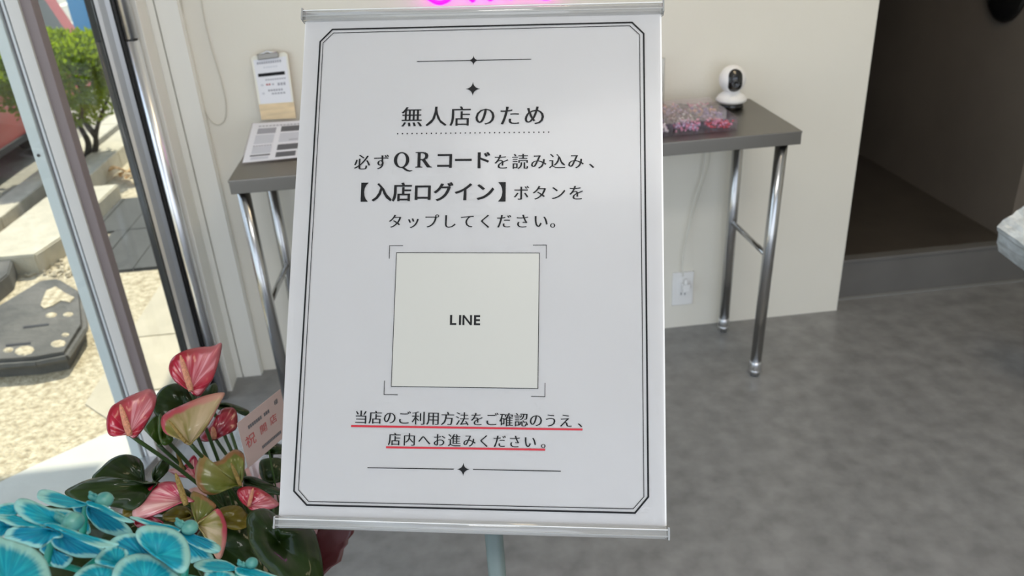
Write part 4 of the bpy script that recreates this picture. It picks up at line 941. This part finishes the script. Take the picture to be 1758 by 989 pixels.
# bottom left straight below the top left corner
tt = (gz.y)/r_.y; zb = (CAM+r_*tt).z; hC = gz.z-zb
gc = thing('gift_card', ((TLc.x+TRc.x)/2, (TLc.y+TRc.y)/2, zb), 'pink celebration card with red characters on a wire pick between anthurium and sign', 'card')
def cardp(u, v, n=0): return TLc.lerp(TRc, u)+V((0, 0, -hC*v))+GN*n
GN = (TRc-TLc).cross(V((0, 0, -1))).normalized()
if GN.dot(TLc-CAM) > 0: GN = -GN
sh = obj('card_sheet', prism(B(), [cardp(0, 0), cardp(1, 0), cardp(1, 1), cardp(0, 1)], GN*-.0006), M['cardpink'], gc)
CWd = (TRc-TLc).length
def cplace(u, v): return cardp(u/CWd, -v/hC, .0006)
for ch, cx_, cy_, em in (('祝', .17, .50, .27), ('開', .47, .48, .20), ('店', .71, .46, .20)): lettering([(ch, cx_*CWd, -cy_*hC, em*hC, .0, .0)], 'lettering', M['cardred'], cplace, sh)
lettering([('様', .84*CWd, -.17*hC, .11*hC, .02, .02)], 'lettering', M['darkgrey'], cplace, sh)
bm = B()
for i in range(11):
    u = .18+.045*i
    if i == 7: continue
    prism(bm, [cardp(u, .20, .0006), cardp(u+.032, .20, .0006), cardp(u+.032, .27, .0006), cardp(u, .27, .0006)], GN*.0002)
obj('print_mark', bm, M['darkgrey'], sh); bm = B()
for i in range(13):
    u = .36+.035*i; prism(bm, [cardp(u, .80, .0006), cardp(u+.025, .80, .0006), cardp(u+.025, .86, .0006), cardp(u, .86, .0006)], GN*.0002)
obj('print_mark', bm, M['darkgrey'], sh)
wp = cardp(.5, 1, -.002)
obj('wire_pick', tube(B(), [cardp(.5, .3, -.002), wp, CR+V((.03, .03, .0))], .0012, 8), M['stem'], gc, True)
# clear film and silver wrap behind the card
fm = clear_mat('clear_film', (.95, .96, .97), 1.8, .08, .30, (.75, .80, .85))
o = obj('clear_film', ruff(.10, .46, .17, .66, .012, 60, 9, 2, 1.1, 2.3), fm, pt, True)
# ---------------- aqua orchids
def orch(label, c, d, petals, lip=None, stem=None):
    cp_ = at(*H4(c), d); t = thing('orchid_flower', cp_, label, 'flower', 'dyed aqua orchid flowers at the lower left')
    for nm, base, outl, dd, gx, gy, dome, m_ in petals:
        organ(nm, m_, t, base, outl, d+dd, gx, gy, dome, 0, .0012, 16, 5, .0007, conv=H4)
    if lip:
        lx, ly, lr, tx, ty = lip; q = at(*H4((lx, ly)), d-.004)
        bm = B(); bmesh.ops.create_uvsphere(bm, u_segments=20, v_segments=14, radius=lr, matrix=Matrix.Translation(q) @ Matrix.Diagonal((1.05, 1, .92, 1)))
        l_ = obj('column', bm, AQC, t, True); k_ = lr/.006
        for ex, ey, w_ in ((tx, ty, 1), (tx+26, ty+12, .8)):
            m0 = at(*H4(((lx+ex)/2-6, (ly+ey)/2+16)), d-.003); e0 = at(*H4((ex, ey)), d-.004); e1 = at(*H4((ex+8*k_, ey-10*k_)), d-.004)
            pts_ = smoothpath([q, m0, at(*H4((ex-4, ey+14)), d-.004), e0, e1], 4); nn = len(pts_)
            obj('lip', tube(B(), pts_, [k_*w_*(.0022 if i_ < nn*.55 else .0014+.0016*math.sin(PI*(i_/nn-.55)/.45)) for i_ in range(nn)], 8), AQC, l_, True)
    if stem: obj('pedicel', tube(B(), smoothpath([at(*H4(p_), d+.004+.006*i_) for i_, p_ in enumerate(stem)], 4), .0026, 10), AQS, t, True)
    return t, at(*H4(stem[-1]), d+.02) if stem else cp_
P_, S_ = 'petal', 'sepal'
flowers = [
orch('aqua orchid flower highest of the cluster, seen edge-on with a round knob', (540, 240), .70, [
  (P_, (535, 242), [(232, 185), (250, 155), (300, 151), (370, 170), (440, 200), (500, 222), (548, 236), (535, 250), (470, 262), (400, 263), (330, 249), (270, 226), (240, 207)], 0, .0, -.10, .004, AQ),
  (P_, (552, 232), [(548, 222), (600, 228), (660, 250), (720, 285), (780, 320), (845, 352), (800, 353), (740, 336), (690, 302), (630, 272), (560, 248)], -.003, .0, -.10, .002, AQ),
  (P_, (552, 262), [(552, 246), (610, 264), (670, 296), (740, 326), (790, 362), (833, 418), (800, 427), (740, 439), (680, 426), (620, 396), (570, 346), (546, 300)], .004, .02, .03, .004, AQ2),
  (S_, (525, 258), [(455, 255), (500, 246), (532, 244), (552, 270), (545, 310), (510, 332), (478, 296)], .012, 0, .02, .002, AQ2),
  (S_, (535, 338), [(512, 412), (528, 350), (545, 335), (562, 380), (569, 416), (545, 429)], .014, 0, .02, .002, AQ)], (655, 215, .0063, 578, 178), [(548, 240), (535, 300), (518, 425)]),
orch('aqua orchid flower at the left picture edge with knob above drooping petals', (290, 375), .66, [
  (P_, (350, 352), [(90, 265), (95, 230), (125, 207), (180, 212), (250, 240), (320, 268), (400, 274), (460, 290), (500, 320), (513, 355), (505, 385), (470, 406), (420, 392), (370, 385), (330, 372), (300, 368), (240, 370), (170, 345), (118, 308)], .006, 0, -.05, .006, AQ),
  (P_, (90, 290), [(-30, 262), (20, 240), (90, 235), (105, 270), (100, 308), (-30, 306)], .016, 0, -.04, .002, AQ),
  (P_, (285, 380), [(-30, 290), (40, 292), (110, 318), (180, 354), (230, 374), (290, 380), (250, 389), (160, 382), (80, 376), (20, 350), (-30, 322)], 0, 0, -.08, .002, AQ),
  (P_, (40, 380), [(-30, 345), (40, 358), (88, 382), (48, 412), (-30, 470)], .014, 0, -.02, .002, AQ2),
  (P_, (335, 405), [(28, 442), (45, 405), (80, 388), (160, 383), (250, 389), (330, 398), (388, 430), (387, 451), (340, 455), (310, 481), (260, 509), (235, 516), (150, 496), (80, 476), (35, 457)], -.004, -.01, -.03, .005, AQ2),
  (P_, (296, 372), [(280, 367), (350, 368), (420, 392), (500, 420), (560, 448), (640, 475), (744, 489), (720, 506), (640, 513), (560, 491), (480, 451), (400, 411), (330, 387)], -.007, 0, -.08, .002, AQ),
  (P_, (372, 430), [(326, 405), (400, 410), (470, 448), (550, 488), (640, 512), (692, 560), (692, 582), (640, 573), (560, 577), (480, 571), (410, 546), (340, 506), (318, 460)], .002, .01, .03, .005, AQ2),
  (S_, (325, 520), [(248, 522), (310, 498), (380, 556), (452, 574), (442, 610), (400, 641), (340, 633), (316, 602), (288, 562)], .014, 0, .02, .003, AQ2)], (458, 352, .0072, 368, 305), [(330, 450), (318, 490), (293, 605)]),
orch('large round-petalled aqua orchid flower in the bottom left corner', (60, 720), .60, [
  (P_, (40, 740), [(-60, 455), (40, 461), (110, 480), (180, 505), (240, 541), (285, 590), (306, 640), (316, 720), (220, 790), (-60, 790)], 0, 0, -.04, .008, AQ),
  (S_, (60, 800), [(-60, 760), (100, 745), (300, 770), (280, 880), (-60, 880)], .004, 0, .02, .004, AQ2)], None, [(60, 760), (90, 830), (130, 900)]),
orch('aqua orchid flower in the cluster centre with the widest overlapping petals', (940, 620), .64, [
  (P_, (985, 560), [(853, 430), (870, 395), (920, 375), (990, 378), (1060, 390), (1120, 415), (1165, 460), (1190, 520), (1198, 590), (1182, 642), (1150, 674), (1100, 660), (1040, 610), (970, 568), (905, 515), (866, 472)], .002, .0, -.04, .008, AQ),
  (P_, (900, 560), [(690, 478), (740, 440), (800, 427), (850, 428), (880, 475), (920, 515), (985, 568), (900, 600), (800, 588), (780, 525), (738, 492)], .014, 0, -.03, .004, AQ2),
  (P_, (915, 740), [(703, 700), (720, 640), (760, 590), (820, 562), (890, 552), (960, 564), (1030, 589), (1080, 625), (1112, 672), (1150, 770), (920, 800), (703, 770)], -.010, 0, -.04, .008, AQ),
  (P_, (735, 612), [(598, 602), (620, 555), (680, 510), (740, 489), (782, 510), (798, 550), (775, 600), (740, 640), (650, 625)], .010, 0, -.03, .004, AQ),
  (P_, (640, 720), [(455, 710), (500, 655), (560, 625), (630, 617), (705, 629), (722, 660), (710, 760), (600, 790), (455, 770)], .004, 0, -.04, .006, AQ)], None, [(940, 640), (930, 740), (900, 820)]),
orch('aqua orchid flower right of the cluster centre in front of a green-pink spathe', (1120, 402), .685, [
  (P_, (1112, 400), [(818, 324), (860, 322), (930, 345), (1000, 361), (1070, 374), (1130, 397), (1125, 412), (1060, 402), (960, 382), (890, 357)], -.002, 0, -.08, .002, AQ),
  (P_, (1125, 410), [(1112, 402), (1180, 413), (1240, 440), (1310, 460), (1365, 490), (1389, 520), (1371, 546), (1320, 547), (1260, 524), (1200, 492), (1148, 456)], .0, .01, -.05, .004, AQ2),
  (P_, (1160, 462), [(1140, 445), (1200, 488), (1260, 522), (1320, 548), (1346, 590), (1341, 611), (1290, 601), (1240, 601), (1198, 607), (1192, 540), (1165, 490)], .004, .01, .02, .003, AQ)], (1192, 388, .0060, 1122, 345), [(1150, 430), (1170, 540), (1160, 700)]),
orch('aqua orchid flower farthest right, cut by the bottom edge of the picture', (1510, 650), .66, [
  (P_, (1480, 650), [(1218, 622), (1250, 598), (1320, 587), (1390, 592), (1440, 609), (1490, 645), (1440, 660), (1350, 664), (1290, 665), (1240, 646)], 0, 0, -.10, .003, AQ),
  (P_, (1385, 730), [(1283, 705), (1300, 667), (1350, 651), (1410, 655), (1470, 680), (1495, 740), (1400, 780), (1290, 760)], -.008, 0, -.04, .006, AQ),
  (P_, (1520, 652), [(1480, 640), (1550, 638), (1620, 653), (1700, 680), (1790, 720), (1700, 735), (1560, 704), (1490, 680)], -.002, 0, -.08, .003, AQ)], (1582, 612, .0044, 1508, 602), [(1500, 660), (1480, 760), (1400, 830)])]
# orchid plant: pot on the floor, arching spike, pedicels up to the flowers
OP = V((-.42, .30, 0))
opot = thing('orchid_plant', OP, 'orchid plant with arching green spike, mostly hidden under its aqua flowers', 'plant')
obj('pot_body', lathe(B(), [(0, 0), (.07, 0), (.085, .20), (.09, .22), (.08, .22), (.07, .19), (0, .19)], OP, 36), M['white'], opot, True)
spine = smoothpath([OP+V((0, 0, .19)), OP+V((-.02, .02, .5)), OP+V((.0, .06, .78)), at(120, 1010, .70), at(250, 985, .72), at(400, 1010, .74)], 8)
obj('spike', tube(B(), spine, .0035, 10), AQS, opot, True)
for t_, cp_ in flowers:
    q = min(spine, key=lambda s_: (s_-cp_).length)
    obj('pedicel', tube(B(), smoothpath([q, (q+cp_)/2+V((0, .004, -.004)), cp_], 5), .0022, 8), AQS, t_, True)
for a_, L_ in ((.5, .26), (2.2, .24), (3.6, .26), (5.2, .22)):
    blade('leaf', LFD, opot, OP+V((0, 0, .2)), OP+V((L_*math.cos(a_), L_*math.sin(a_), .24)), .045, .2, 'leaf', .3, .15)
